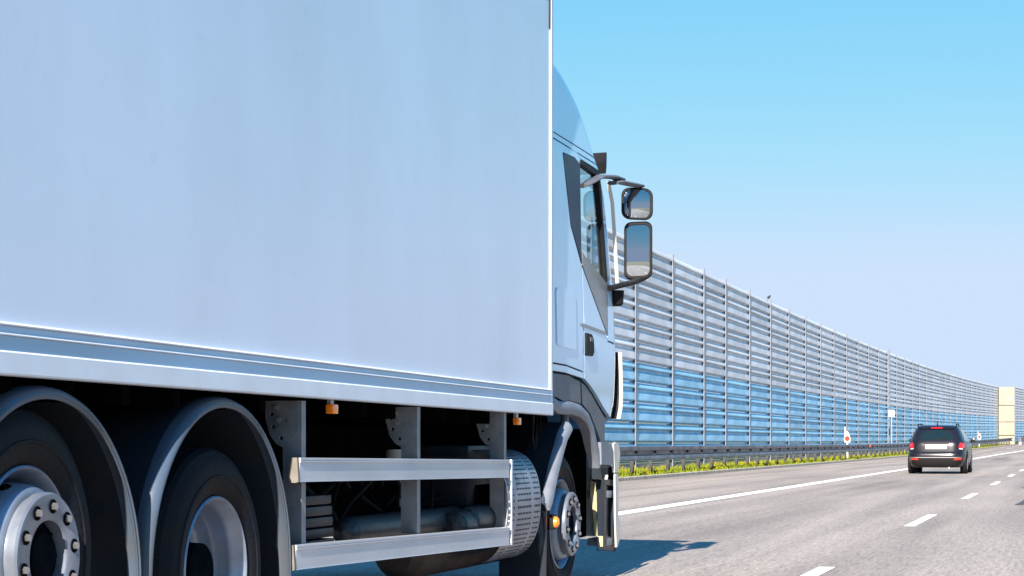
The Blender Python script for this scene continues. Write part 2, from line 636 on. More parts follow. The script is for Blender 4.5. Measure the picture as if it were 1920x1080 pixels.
def strip(lat0, lat1, f0, f1, z, step=6.0, sub=1):
    n = max(1, int((f1 - f0) / step))
    v = []; fa = []
    for i in range(n + 1):
        f = f0 + (f1 - f0) * i / n
        for k in range(sub + 1):
            l = lat0 + (lat1 - lat0) * k / sub
            v.append((-(l - bend(f)), f, z + rise(f)))
    for i in range(n):
        for k in range(sub):
            a = i * (sub + 1) + k
            fa.append((a, a + 1, a + sub + 2, a + sub + 1))
    return v, fa


v = []; fa = []
gf = [-3000, -400] + FS + [800, 1500, 3000]
gl = [3000, 500, 60, 20, 12, 0, -12, -60, -500, -3000]
for f in gf:
    for l in gl:
        v.append((-(l - bend(f)), f, -0.06 + rise(f)))
for i in range(len(gf) - 1):
    for k in range(len(gl) - 1):
        a = i * len(gl) + k
        fa.append((a, a + 1, a + len(gl) + 1, a + len(gl)))
props(mk('ground', v, fa, M_GROUND, smooth=60), kind='structure')

KERB = 11.35
v, fa = strip(KERB, -9.5, -60, 480, 0.0, 6.0, 4)
road = mk('road', v, fa, M_ASPH, smooth=60)
props(road, kind='structure')
v, fa = strip(6.36, 6.06, -40, 480, 0.004, 5)
mk('edge_line', v, fa, M_PAINT_LINE, road)
v, fa = strip(-5.9, -6.2, -40, 480, 0.004, 5)
mk('edge_line', v, fa, M_PAINT_LINE, road)
for lane in (1.93, -2.05):
    for k in range(-3, 26):
        f0 = 12.1 + 12.1 * k
        v, fa = strip(lane + 0.065, lane - 0.065, f0, f0 + 4.0, 0.004, 4)
        mk('lane_dash', v, fa, M_PAINT_LINE, road)
# raised soil verge behind a low kerb
v, fa = strip(KERB + 0.001, KERB + 0.16, 20, 300, 0.10, 4)
b = MB()
prof = [(0, -0.05), (0, 0.085), (-0.02, 0.10), (-0.15, 0.10), (-0.15, -0.05)]
path = []
for i in range(71):
    f = 20 + 4 * i
    path.append(((-(KERB - bend(f)), f, rise(f)), (1, 0, 0), (0, 0, 1)))
b.sweep(prof, path)
props(b.build('kerb', M_KERB), kind='structure')
v, fa = strip(KERB + 0.14, 16.5, 20, 300, 0.085, 4, 3)
props(mk('verge', v, fa, M_GROUND, smooth=60), kind='structure')
# black tyre skid left on the right-hand lane
b = MB()
for off in (0.0,):
    pts = []
    for i in range(15):
        t = i / 14
        f = 33 + 13 * t
        lat = 0.9 - 0.55 * t + 1.0 * (t - 0.1) ** 2
        w = 0.05 + 0.07 * math.sin(math.pi * min(1, t * 1.1 + 0.05))
        pts.append((f, lat, w))
    vv = []; ff = []
    for f, lat, w in pts:
        vv += [(-(lat + w), f, 0.004), (-(lat - w), f, 0.004)]
    for i in range(14):
        ff.append((2 * i, 2 * i + 1, 2 * i + 3, 2 * i + 2))
    b.add(vv, ff)
b.build('skid_mark', M_SKID, road)

# ------------------------------------------------------------------ noise barrier
BAR = 13.5
BAY = 6.0
B0 = 46.0 - 1.5
NP = 11
PH = 0.645
ZB = 0.34


def bar_pt(f, lat=BAR):
    return Vector((-(lat - bend(f)), f, rise(f)))


def panel_mesh(name, m, length):
    """one sheet-metal cassette with a tall and a low rib"""
    prof = []
    d = 0.07
    for z0, h in ((0.0, 0.385), (0.385, 0.26)):
        prof += [(0.0, z0 + 0.012), (0.0, z0 + 0.035), (d, z0 + 0.075), (d, z0 + 0.105), (d * 0.70, z0 + h - 0.095), (d * 0.58, z0 + h - 0.075), (0.008, z0 + h - 0.03), (0.0, z0 + h - 0.012)]
    prof += [(-0.06, PH - 0.012), (-0.06, 0.012)]
    b = MB()
    b.sweep(prof, [((0, 0.04, 0), (1, 0, 0), (0, 0, 1)), ((0, length - 0.04, 0), (1, 0, 0), (0, 0, 1))])
    me = bpy.data.meshes.new(name)
    me.from_pydata(b.v, [], b.f)
    me.materials.append(m)
    bm = bmesh.new(); bm.from_mesh(me); bmesh.ops.recalc_face_normals(bm, faces=bm.faces); bm.to_mesh(me); bm.free()
    return me


def post_mesh(h, w=0.10):
    b = MB()
    t = 0.02
    b.box((0.085, -w / 2, 0), (0.085 + t, w / 2, h))
    b.box((-0.12, -w / 2, 0), (-0.12 + t, w / 2, h))
    b.box((-0.10, -t / 2, 0), (0.085, t / 2, h))
    me = bpy.data.meshes.new('post')
    me.from_pydata(b.v, [], b.f)
    me.materials.append(M_POST)
    return me


HTOP = ZB + NP * PH
ME_G = panel_mesh('panel', M_GREYSLAT, BAY)
ME_B = panel_mesh('panel', M_BLUESLAT, BAY)
ME_G2 = panel_mesh('panel', M_GREYSLAT, BAY * 0.8)
ME_B2 = panel_mesh('panel', M_BLUESLAT, BAY * 0.8)
ME_P = post_mesh(HTOP + 0.06)
bpl = MB().box((-0.08, 0.02, -0.5), (0.05, BAY - 0.02, ZB - 0.01), 0.012)
ME_BASE = bpy.data.meshes.new('base_panel')
ME_BASE.from_pydata(bpl.v, [], bpl.f); ME_BASE.materials.append(M_PLINTH)
bpl = MB().box((-0.08, 0.02, -0.5), (0.05, BAY * 0.8 - 0.02, ZB - 0.01), 0.012)
ME_BASE2 = bpy.data.meshes.new('base_panel')
ME_BASE2.from_pydata(bpl.v, [], bpl.f); ME_BASE2.materials.append(M_PLINTH)


def inst(name, me, parent, loc, rz=0.0, rx=0.0):
    o = bpy.data.objects.new(name, me)
    col.objects.link(o)
    o.parent = parent
    o.location = loc
    o.rotation_euler = (rx, 0, rz)
    return o


bar = empty('noise_barrier', bar_pt(B0))
props(bar, 'tall noise barrier of ribbed sheets, grey above and blue below, behind the guardrail', 'noise barrier')
# bays start at these stations; one bay is shorter, as in the run of posts
stations = []
f = 49.75 - 24.0
bays = []
k = 0
base = bar_pt(B0)
far_boxes = []
while f < 253:
    L = BAY * 0.8 if k == 8 else BAY
    bays.append((f, L))
    f += L
    k += 1
bar_end = f
nsep = 27
far = MB(); farb = MB(); hid = MB(); hidb = MB()
for i, (f0, L) in enumerate(bays):
    a = bar_pt(f0); c = bar_pt(f0 + L)
    dv = c - a
    rz = -math.atan2(dv.x, dv.y)
    rx = math.atan2(dv.z, dv.y)
    inst('post', ME_P, bar, a - base + Vector((0, 0, 0)), rz)
    inst('base_panel', ME_BASE2 if k and L < BAY else ME_BASE, bar, a - base, rz, rx)
    for j in range(NP):
        blue = j < 5
        me = (ME_B2 if L < BAY else ME_B) if blue else (ME_G2 if L < BAY else ME_G)
        lean = 0.0
        z = ZB + j * PH
        if 4 <= i < nsep + 4:
            inst('panel', me, bar, a - base + Vector((random.uniform(-.006, .006), 0, z)), rz + random.uniform(-.0006, .0006), rx)
        else:
            mt = Matrix.Translation(a + Vector((0, 0, z))) @ Matrix.Rotation(rz, 4, 'Z') @ Matrix.Rotation(rx, 4, 'X')
            ((farb if blue else far) if i > 4 else (hidb if blue else hid)).add([mt @ q.co for q in me.vertices], [tuple(p.vertices) for p in me.polygons])
inst('post', ME_P, bar, bar_pt(bar_end) - base, 0)
props(far.build('far_grey_panels', M_GREYSLAT, bar, None), kind='stuff')
props(farb.build('far_blue_panels', M_BLUESLAT, bar, None), kind='stuff')
props(hid.build('hidden_grey_panels', M_GREYSLAT, bar, None), kind='stuff')
props(hidb.build('hidden_blue_panels', M_BLUESLAT, bar, None), kind='stuff')
# wider double column part of the way along
fdc = None
for f0, L in bays:
    if f0 > 141 and fdc is None:
        fdc = f0
b = MB()
q = bar_pt(fdc)
b.box((q.x + 0.125, q.y - 0.55, q.z), (q.x + 0.19, q.y - 0.37, q.z + HTOP + 0.2))
b.box((q.x + 0.125, q.y + 0.30, q.z), (q.x + 0.19, q.y + 0.48, q.z + HTOP + 0.2))
for z in range(1, 15):
    b.box((q.x + 0.13, q.y - 0.37, q.z + z * 0.5), (q.x + 0.17, q.y + 0.30, q.z + z * 0.5 + 0.05))
b.build('expansion_column', M_POST, bar, None)

# cream return wall where the barrier steps towards the road, and the next stretch
a = bar_pt(bar_end, BAR) + Vector((0.2, 0.15, 0)); f2 = bar_end + 1.6
OFF2 = 11.55
c = bar_pt(f2, OFF2)
rw = empty('return_wall', a)
props(rw, 'cream return wall of stacked panels at the far end of the ribbed barrier', 'wall')
dv = (c - a); dv.z = 0
dn = dv.normalized(); nn = Vector((dn.y, -dn.x, 0))
hz = [0.0, 0.95, 2.75, 5.0, 7.15]
hz = [0.0, 1.2, 2.9, 5.0, 7.35]
for i in range(4):
    z0, z1 = hz[i] + 0.05, hz[i + 1] - 0.05
    dd = 0.0 if i % 2 == 0 else 0.03
    pr = [a + nn * dd, c + nn * dd, c - nn * 0.25, a - nn * 0.25]
    vv = [q + Vector((0, 0, z0)) for q in pr] + [q + Vector((0, 0, z1)) for q in pr]
    mk('wall_panel', vv, [(0, 1, 2, 3), (4, 5, 6, 7), (0, 1, 5, 4), (1, 2, 6, 5), (2, 3, 7, 6), (3, 0, 4, 7)], M_CREAM, rw)
b = MB()
pr = [a - nn * 0.02, c - nn * 0.02, c - nn * 0.2, a - nn * 0.2]
b.add([q + Vector((0, 0, 0.0)) for q in pr] + [q + Vector((0, 0, 7.28)) for q in pr], [(0, 1, 2, 3), (4, 5, 6, 7), (0, 1, 5, 4), (1, 2, 6, 5), (2, 3, 7, 6), (3, 0, 4, 7)])
b.build('joint', M_RUST, rw)
bar2 = empty('noise_barrier', bar_pt(f2, OFF2))
props(bar2, 'distant stretch of grey and blue noise barrier beyond the cream wall', 'noise barrier')
b2 = bar_pt(f2, OFF2)
fg = MB(); fb = MB()
f = f2 + 0.3
while f < 380:
    a = bar_pt(f, OFF2); c = bar_pt(f + BAY, OFF2)
    dv = c - a
    rz = -math.atan2(dv.x, dv.y); rx = math.atan2(dv.z, dv.y)
    inst('post', ME_P, bar2, a - b2, rz)
    for j in range(NP):
        mt = Matrix.Translation(a + Vector((0, 0, ZB + j * PH))) @ Matrix.Rotation(rz, 4, 'Z') @ Matrix.Rotation(rx, 4, 'X')
        me = ME_B if j < 4 else ME_G
        (fb if j < 4 else fg).add([mt @ q.co for q in me.vertices], [tuple(p.vertices) for p in me.polygons])
    f += BAY
props(fg.build('grey_panels', M_GREYSLAT, bar2, None), kind='stuff')
props(fb.build('blue_panels', M_BLUESLAT, bar2, None), kind='stuff')

# ------------------------------------------------------------------ guardrail
GL = 11.62
gr = empty('guardrail', (-GL, 46, 0))
props(gr, 'dark zinc guardrail on closely spaced posts along the kerb below the barrier', 'guardrail')
prof = [(-0.03, 0.94), (0.0, 0.955), (0.055, 0.935), (0.06, 0.86), (0.05, 0.825), (-0.085, 0.815), (-0.09, 0.69), (0.045, 0.68), (0.06, 0.65), (0.058, 0.575), (0.0, 0.55), (-0.03, 0.56),
        (-0.036, 0.57), (0.0, 0.562), (0.05, 0.582), (0.052, 0.645), (0.04, 0.673), (-0.093, 0.683), (-0.093, 0.822), (0.045, 0.832), (0.052, 0.865), (0.048, 0.928), (0.0, 0.945), (-0.036, 0.93)]
seg = 0
f = 26.0
while f < 256:
    path = []
    for i in range(5):
        ff = f + i
        path.append(((-(GL - bend(ff)), ff, rise(ff) - 0.045), (1, 0, 0), (0, 0, 1)))
    path[-1] = (path[-1][0] - Vector((0, 0.006, 0)) if False else Vector(path[-1][0]) - Vector((0, 0.006, 0)), (1, 0, 0), (0, 0, 1))
    b = MB().sweep(prof, path)
    b.build('rail_beam', M_RAIL, gr, 30)
    f += 4.0
bp = MB().box((-0.055, -0.028, -0.3), (0.055, -0.020, 0.88)).box((-0.055, -0.020, -0.3), (-0.047, 0.035, 0.88)).box((0.047, -0.020, -0.3), (0.055, 0.035, 0.88))
ME_GP = bpy.data.meshes.new('post'); ME_GP.from_pydata(bp.v, [], bp.f); ME_GP.materials.append(M_RAILPOST)
bs = MB().box((-0.06, -0.05, 0.70), (0.028, 0.05, 0.80), 0.006)
ME_GS = bpy.data.meshes.new('spacer'); ME_GS.from_pydata(bs.v, [], bs.f); ME_GS.materials.append(M_DARK)
f = 26.4
while f < 258:
    q = Vector((-(GL + 0.20 - bend(f)), f, rise(f)))
    inst('post', ME_GP, gr, q - Vector((-GL, 46, 0)), random.uniform(-.03, .03), random.uniform(-.012, .012))
    inst('spacer', ME_GS, gr, q - Vector((-GL, 46, 0)) + Vector((0.13, 0, 0)))
    f += 2.5
# concrete parapet of the bridge ahead
pp = empty('bridge_parapet', (-(10.6 - bend(258)), 258, rise(258)))
props(pp, 'low grey bridge parapet with dark rail in the far distance', 'parapet')
b = MB(); b2_ = MB()
path = []; path2 = []
for i in range(20):
    ff = 258 + i * 6
    o = (-(10.6 - bend(ff)), ff, rise(ff))
    path.append((o, (1, 0, 0), (0, 0, 1)))
b.sweep([(-0.2, -0.2), (0.1, -0.2), (0.1, 0.38), (0.05, 0.4), (-0.2, 0.4)], path)
b.build('base', M_PLINTH, pp)
b2_.sweep([(-0.12, 0.405), (0.06, 0.405), (0.08, 1.0), (-0.12, 1.0)], path)
b2_.build('rail', M_RAIL, pp)

# ------------------------------------------------------------------ weeds under the guardrail
gv = []; gfa = []; fv = []; ffa = []
rnd = random.Random(3)


def blade(f, lat, h, w, vv, ff, lean=0.35):
    a = rnd.uniform(0, 2 * math.pi)
    dx, dy = math.cos(a) * w, math.sin(a) * w
    lx, ly = rnd.uniform(-lean, lean) * h, rnd.uniform(-lean, lean) * h
    x = -(lat - bend(f)); z = rise(f) + 0.07
    k = len(vv)
    vv += [(x - dx, f - dy, z), (x + dx, f + dy, z), (x + dx * .7 + lx * .5, f + dy * .7 + ly * .5, z + h * .6), (x + lx, f + ly, z + h)]
    ff += [(k, k + 1, k + 2), (k, k + 2, k + 3)]


for c in range(2600):
    f = 40 + 206 * rnd.random() ** 1.5
    lat = rnd.uniform(KERB + 0.17, 13.3)
    if rnd.random() < 0.35:
        lat = rnd.uniform(KERB + 0.17, KERB + 0.7)
    hh = rnd.uniform(0.05, 0.22) * (1.0 if lat > KERB + .5 else 0.75)
    sp = rnd.uniform(0.1, 0.32)
    for i in range(34):
        blade(f + rnd.gauss(0, sp), max(KERB + 0.17, lat + rnd.gauss(0, sp * .7)), hh * rnd.uniform(.5, 1.15), rnd.uniform(0.006, 0.02), gv, gfa)
    if rnd.random() < 0.14:
        for i in range(9):
            x = -(max(KERB + .2, lat + rnd.gauss(0, sp * .6)) - bend(f)); y = f + rnd.gauss(0, sp); z = rise(f) + 0.07 + hh * rnd.uniform(.7, 1.15)
            s = rnd.uniform(0.012, 0.026)
            k = len(fv)
            fv += [(x - s, y, z), (x, y - s, z + s * .4), (x + s, y, z), (x, y + s, z + s * .4), (x, y, z + s * .9), (x, y, z - s)]
            for q in range(4):
                ffa += [(k + q, k + (q + 1) % 4, k + 4), (k + (q + 1) % 4, k + q, k + 5)]
o = mk('grass', gv, gfa, M_GRASS)
props(o, 'yellow-green weeds growing along the kerb under the guardrail', 'grass', kind='stuff')
o = mk('flowers', fv, ffa, M_FLOWER)
props(o, 'small yellow flowers among the weeds by the guardrail', 'flowers', kind='stuff')

# ------------------------------------------------------------------ small roadside things


def marker(f, lat, label):
    x = -(lat - bend(f)); z = rise(f)
    e = empty('marker_post', (x, f, z))
    props(e, label, 'marker post', 'marker posts behind the guardrail')
    MB().box((x - 0.05, f - 0.02, z), (x + 0.05, f + 0.02, z + 1.15), 0.008).build('stem', M_SIGNW, e)
    pl = [(-0.13, 1.0), (0.15, 1.0), (0.19, 1.14), (0.12, 1.42), (0.02, 1.62), (-0.04, 1.62), (-0.14, 1.36), (-0.17, 1.14)]
    vv, ff = sheet(pl, lambda a, b_, d: (x + a, f - 0.045 + d, z + b_), 0.02, step=.2)
    mk('board', vv, ff, M_SIGNW, e)
    MB().cyl((x + 0.01, f - 0.075, z + 1.22), (x + 0.01, f - 0.048, z + 1.22), 0.135, 20).build('reflector', M_RED, e)
    MB().cyl((x - 0.12, f - 0.01, z + 1.35), (x - 0.12, f - 0.01, z + 1.85), 0.022, 10).build('rod', M_SIGNW, e)


marker(108.5, 11.98, 'white marker post with round red reflector behind the guardrail, left of the car')
marker(214, 11.9, 'distant white marker post with red reflector, right of the car')
f = 116.0
x = -(GL - 0.075 - bend(f))
e = empty('rail_reflector', (x, f, rise(f) + .8))
props(e, 'small red reflector fixed to the guardrail face left of the car', 'reflector')
MB().box((x, f - 0.09, rise(f) + 0.735), (x + 0.03, f + 0.09, rise(f) + 0.90), 0.01).build('lens', M_RED, e)
MB().box((x - 0.075, f - 0.03, rise(f) + 0.75), (x - 0.002, f + 0.03, rise(f) + 0.79)).build('bracket', M_STEEL, e)
# white square sign on a pole in front of the barrier
f = 142.6
x = -(12.95 - bend(f)); z = rise(f)
e = empty('square_sign', (x, f, z))
props(e, 'small white square sign on a thin pole in front of the barrier', 'sign')
MB().cyl((x, f, z), (x, f, z + 3.25), 0.035, 12).build('pole', M_STEEL, e)
MB().box((x - 0.20, f - 0.065, z + 2.76), (x + 0.20, f - 0.040, z + 3.22), 0.008).build('board', M_SIGNW, e)
# two far white signs beyond the return wall
for f, lat, zz, s, lab in ((284, 11.15, 2.0, 0.42, 'left of two far white round signs beyond the cream wall'), (292, 11.1, 2.55, 0.45, 'right of two far white round signs beyond the cream wall')):
    x = -(lat - bend(f)); z = rise(f)
    e = empty('round_sign', (x, f, z))
    props(e, lab, 'sign', 'far white signs')
    MB().cyl((x, f, z), (x, f, z + zz), 0.05, 10).build('pole', M_STEEL, e)
    MB().cyl((x, f - 0.09, z + zz), (x, f - 0.06, z + zz), s, 24).build('board', M_SIGNW, e)

# bird on a post top
bf = [b_ for b_ in bays][0]


def bird(f, lat, zt):
    x = -(lat - bend(f)); z = zt
    prof = [(-0.20, 0.06, .008), (-0.12, 0.08, .02), (-0.06, 0.10, .05), (0.0, 0.115, .062), (0.06, 0.135, .052), (0.10, 0.165, .038), (0.13, 0.19, .038), (0.155, 0.19, .026), (0.20, 0.18, .004)]
    b = MB()
    b.tube([(x + 0.3 * a, f + a, z + c) for a, c, r in prof], [r for a, c, r in prof], 10)
    for s in (-1, 1):
        b.tube([(x + s * 0.02, f, z + 0.07), (x + s * 0.022, f + 0.01, z + 0.0)], 0.006, 6)
    o = b.build('bird', M_BIRD, None, 50, loc=(x, f, z))
    props(o, 'small dark bird perched on top of a barrier post', 'bird')


fpost = min((b_[0] for b_ in bays), key=lambda q: abs(2020 - KF * BAR / (q + BAR * TP) - 1442))
bird(fpost, BAR - 0.0, HTOP + 0.06 + rise(fpost))

# ------------------------------------------------------------------ the truck
D = 3.253                          # right side of the cargo box, metres left of the camera's path
WID = 2.56
YD = 7.36                          # drive axle
PITCH = 0.0055
truck = empty('box_truck', (-(D + WID / 2), YD, 0))
truck.rotation_euler = (-PITCH, 0, 0)
props(truck, 'white box truck with raised rear axle and grey plastic wheel arch, nearest on the left', 'truck')
TM = full(truck)


def loc2w(lat, f, z):
    """truck space (lateral, forward, height measured at the drive axle) -> world"""
    return TM @ Vector((-(lat) + (D + WID / 2), f - YD, z))


def tbox(mb, l0, l1, f0, f1, z0, z1, bev=0.0):
    t = MB().box((l0, f0, z0), (l1, f1, z1), bev)
    return mb.add([loc2w(*p) for p in t.v], t.f)


BF = 12.475; BR = 3.3
ZBOT = 1.207; ZTOP = 3.98


def bz(x, y):                      # height on the box's side in truck space
    f, z = P(x, y, D)
    return z + PITCH * (f - YD)


# side wall, front, back, roof, floor
b = MB()
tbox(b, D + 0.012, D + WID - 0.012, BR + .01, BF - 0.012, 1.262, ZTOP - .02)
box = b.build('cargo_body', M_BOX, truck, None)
b = MB()
tbox(b, D + 0.05, D + WID - 0.05, BR, BF - 0.02, ZBOT + 0.02, 1.258)
b.build('floor_frame', M_CHASSIS, truck)
# lower side rail: skirt, recessed band, ridge, second band, bright top ridge


def side_prof(name, prof, m, f0=BR, f1=BF - 0.065, parent=None, sm=30):
    b = MB()
    vv = []
    for f in (f0, f1):
        vv += [loc2w(D - o, f, z) for o, z in prof]
    n = len(prof)
    ff = [(i, (i + 1) % n, n + (i + 1) % n, n + i) for i in range(n)] + [tuple(range(n)), tuple(range(n, 2 * n))]
    b.add(vv, ff)
    return b.build(name, m, parent or truck, sm)


z0, z1, z2, z3, z4, z5 = 1.202, 1.281, 1.330, 1.340, 1.361, 1.372
lr = side_prof('lower_rail', [(-0.02, z0), (0.010, z0 + .002), (0.014, z0 + 0.008), (0.014, z1 - .006), (0.006, z1), (-0.02, z1)], M_BOXTRIM)
side_prof('rail_band', [(-0.02, z1 + .0005), (0.001, z1 + .0005), (-0.003, z2 - .001), (-0.02, z2 - .001)], M_BAND, parent=lr)
side_prof('rail_ridge', [(-0.02, z2), (0.004, z2), (0.009, z2 + .003), (0.004, z3), (-0.02, z3)], M_BOXTRIM, parent=lr)
side_prof('rail_band', [(-0.02, z3 + .0005), (0.002, z3 + .0005), (-0.001, z4 - .001), (-0.02, z4 - .001)], M_BAND2, parent=lr)
side_prof('rail_ridge', [(-0.02, z4), (0.006, z4), (0.011, z4 + .004), (0.002, z5), (-0.02, z5)], M_BOXTRIM, parent=lr)
# front corner trim: a rounded upright bead
b = MB()
prof = [(-0.03, BF - 0.064), (-0.009, BF - 0.064), (-0.004, BF - 0.060), (-0.002, BF - 0.052), (-0.003, BF - 0.044), (-0.005, BF - 0.040), (-0.004, BF - 0.03), (-0.005, BF - 0.008), (-0.009, BF), (-0.03, BF)]
n = len(prof)
vv = [loc2w(D - o, f, z) for z in (z0 + .001, ZTOP) for o, f in prof]
b.add(vv, [(i, (i + 1) % n, n + (i + 1) % n, n + i) for i in range(n)] + [tuple(range(n)), tuple(range(n, 2 * n))])
b.build('corner_trim', M_BOXTRIM, truck, 40)
b = MB()
tbox(b, D + 0.006, D + 0.03, BF - 0.085, BF - 0.0655, 3.69, 3.96, 0.002)
b.build('vent_slot', M_DARK, truck)
b = MB()
tbox(b, D - 0.006, D + WID + 0.006, BR, BF, ZTOP, ZTOP + 0.03, 0.006)
b.build('roof_edge', M_BOXTRIM, truck)
b = MB()
for f in [3.6 + 0.42 * i for i in range(21)]:
    tbox(b, D + 0.06, D + WID - 0.06, f, f + 0.06, ZBOT - 0.075, ZBOT + 0.018)
b.build('floor_bearer', M_CHASSIS, truck)
# amber side marker lamps hung from the floor edge
for px, py, s in ((623, 767, 1.0), (970, 790, 0.9)):
    f, z = P(px, py, D + 0.03)
    b = MB().box((-(D + 0.05), f - 0.034 * s, z - 0.022), (-(D + 0.012), f + 0.034 * s, z + 0.022), 0.006)
    o = b.build('side_marker_lamp', M_AMBER, truck)
    MB().box((-(D + 0.048), f - 0.02, z + 0.023), (-(D + 0.03), f + 0.02, z + 0.075)).build('lamp_bracket', M_STEEL, o)

# chassis
b = MB()
for l in (D + 0.86, D + 1.62):
    tbox(b, l, l + 0.08, 3.8, 14.0, 0.84, 1.12, 0.01)
for f in (4.6, 6.5, 8.4, 9.8, 11.2, 12.6):
    tbox(b, D + 0.945, D + 1.615, f, f + 0.1, 0.88, 1.06)
b.build('chassis_frame', M_CHASSIS, truck)
b = MB()
b.cyl(loc2w(D + 1.28, 7.36, 0.5), loc2w(D + 1.28, 12.6, 0.78), 0.07, 16)
b.build('drive_shaft', M_CHASSIS, truck)
for f, z in ((5.84, 0.63), (7.36, 0.48), (13.0, 0.47)):
    b = MB().cyl((-(D + 0.30), f, z), (-(D + WID - 0.30), f, z), 0.09, 16)
    if f < 12:
        b.cyl((-(D + 1.1), f, z), (-(D + 1.46), f, z), 0.22, 20)
    b.build('axle', M_CHASSIS, truck)
for f in (5.84, 7.36):
    b = MB()
    for l in (D + 0.75, D + 1.75):
        b.cyl((-l, f - .35, 0.62), (-l, f - .35, 0.88), 0.12, 16)
        tbox(b, l - .04, l + .04, f - .5, f + .5, 0.57, 0.62)
    b.build('air_spring', M_CHASSIS, truck)

# --- wheels
AX = (1, 0, 0)


def wheel(f, z, lat, convex, rt=0.495):
    w = empty('wheel', (0, 0, 0), truck)
    w.location = full(truck).inverted() @ Vector((-lat, f, z))
    c = (-lat, f, z)
    tw = 0.29
    t = MB()
    prof = [(0.298, -0.02), (0.305, 0.0), (0.325, 0.012), (0.36, 0.022), (0.372, 0.022), (0.376, 0.027), (0.384, 0.027), (0.388, 0.022), (0.42, 0.018), (0.445, 0.010), (rt - .035, 0.0), (rt - .014, -0.012), (rt, -0.035)]
    for k in range(5):
        s0 = -0.035 - k * 0.045
        prof += [(rt, s0 - 0.033), (rt - .014, s0 - 0.035), (rt - .014, s0 - 0.043), (rt, s0 - 0.045)]
    prof += [(rt - .014, -tw + .01), (rt - .05, -tw), (0.30, -tw)]
    t.rev(prof, c, AX, 72)
    t.build('tyre', M_TYRE, w, 28)
    rim = MB()
    if convex:
        rp = [(0.300, -0.02), (0.302, 0.006), (0.296, 0.012), (0.288, 0.006), (0.280, -0.02), (0.262, -0.045), (0.255, -0.13),
              (0.250, -0.135), (0.247, -0.12), (0.246, -0.075), (0.2455, -0.066), (0.245, -0.054), (0.244, -0.030), (0.2425, -0.016), (0.241, -0.008), (0.237, 0.012), (0.229, 0.03), (0.221, 0.036), (0.210, 0.040), (0.130, 0.040)]
        n = 160

        def skip(k, i):
            j = i % 16 - 7.5
            return k in (9, 10, 11, 12, 13) and abs(j) < {9: 2, 10: 3, 11: 4, 12: 3, 13: 2}[k]
        rim.rev(rp, c, AX, n, skip)
        rim.build('rim', M_RIM, w, 40)
        MB().rev([(0.24, -0.14), (0.225, -0.14), (0.215, 0.0), (0.1, 0.0)], c, AX, 40).build('brake_drum', M_HUBDK, w, 40)
        ring = MB()
        ro, ri = 0.214, 0.122
        ring.rev([(ri, 0.042), (ri, 0.088), (ri + .006, 0.093), (ro - .008, 0.093), (ro, 0.086), (ro, 0.062), (ro - .012, 0.056), (ro - .012, 0.042)], c, AX, 80)
        ring.build('nut_ring', M_RING, w, 40)
        for i in range(10):
            a = 2 * math.pi * (i + .3) / 10
            y = f + math.cos(a) * 0.168; zz = z + math.sin(a) * 0.168
            cup = MB().rev([(0.0235, 0.0936), (0.0235, 0.0965), (0.0195, 0.0965), (0.0185, 0.0945), (0.0, 0.0945)], (-lat, y, zz), AX, 18)
            o = cup.build('nut_cup', M_HUBDK, w, 40)
            MB().cyl((-lat + 0.0946, y, zz), (-lat + 0.108, y, zz), 0.0135, 6, 0.0125).build('wheel_nut', M_NUT, w, 30)
        hub = MB().rev([(0.121, 0.03), (0.116, 0.05), (0.085, 0.052), (0.08, 0.075), (0.05, 0.08), (0.0, 0.08)], c, AX, 40)
        for i in range(8):
            a = 2 * math.pi * i / 8
            hub.cyl((-lat + .052, f + math.cos(a) * .1, z + math.sin(a) * .1), (-lat + .062, f + math.cos(a) * .1, z + math.sin(a) * .1), 0.009, 6)
        hub.build('hub', M_HUBDK, w, 40)
    else:
        rp = [(0.300, -0.02), (0.302, 0.006), (0.296, 0.012), (0.288, 0.006), (0.282, -0.015), (0.268, -0.03), (0.262, -0.06), (0.258, -0.10), (0.250, -0.115),
              (0.246, -0.125), (0.238, -0.165), (0.225, -0.18), (0.205, -0.185), (0.150, -0.19), (0.118, -0.19)]

        def skip(k, i):
            j = i % 8
            return False
        rim.rev(rp, c, AX, 80, skip)
        rim.build('rim', M_RIM, w, 40)
        for i in range(10):
            a = 2 * math.pi * (i + .3) / 10
            y = f + math.cos(a) * 0.168; zz = z + math.sin(a) * 0.168
            MB().cyl((-lat - 0.189, y, zz), (-lat - 0.155, y, zz), 0.0165, 6).build('wheel_nut', M_NUT, w, 30)
        hub = MB().rev([(0.117, -0.19), (0.112, -0.06), (0.10, -0.05), (0.0, -0.045)], c, AX, 40)
        hub.build('hub', M_HUBDK, w, 40)
        MB().rev([(0.26, -0.2), (0.23, -0.2), (0.2, -0.24), (0.0, -0.24)], c, AX, 40).build('brake_drum', M_HUBDK, w, 40)
        # inner tyre of the pair
        t2 = MB().rev([(0.30, -0.34), (0.40, -0.325), (rt - .03, -0.335), (rt, -0.36), (rt, -0.60), (rt - .03, -0.63), (0.30, -0.63)], c, AX, 56)
        t2.build('tyre', M_TYRE, w, 28)


wheel(5.85, 0.625, 3.315, True)
wheel(7.375, 0.485, 3.325, False)
wheel(13.0, 0.455, 3.345, True, 0.49)
# wheels on the far side
for f, z, cv in ((5.85, 0.625, True), (7.375, 0.485, True), (13.0, 0.455, True)):
    w = empty('wheel', (0, 0, 0), truck)
    lat = D + WID - 0.06
    w.location = full(truck).inverted() @ Vector((-lat, f, z))
    MB().rev([(0.30, 0.29), (0.40, 0.30), (.47, 0.29), (.495, 0.26), (.495, 0.03), (.47, 0.0), (0.30, 0.0)], (-lat, f, z), AX, 48).build('tyre', M_TYRE, w, 28)
    MB().rev([(0.30, 0.0), (0.29, 0.03), (0.26, 0.1), (0.1, 0.12), (0.0, 0.12)], (-lat, f, z), AX, 40).build('rim', M_RIM, w, 40)


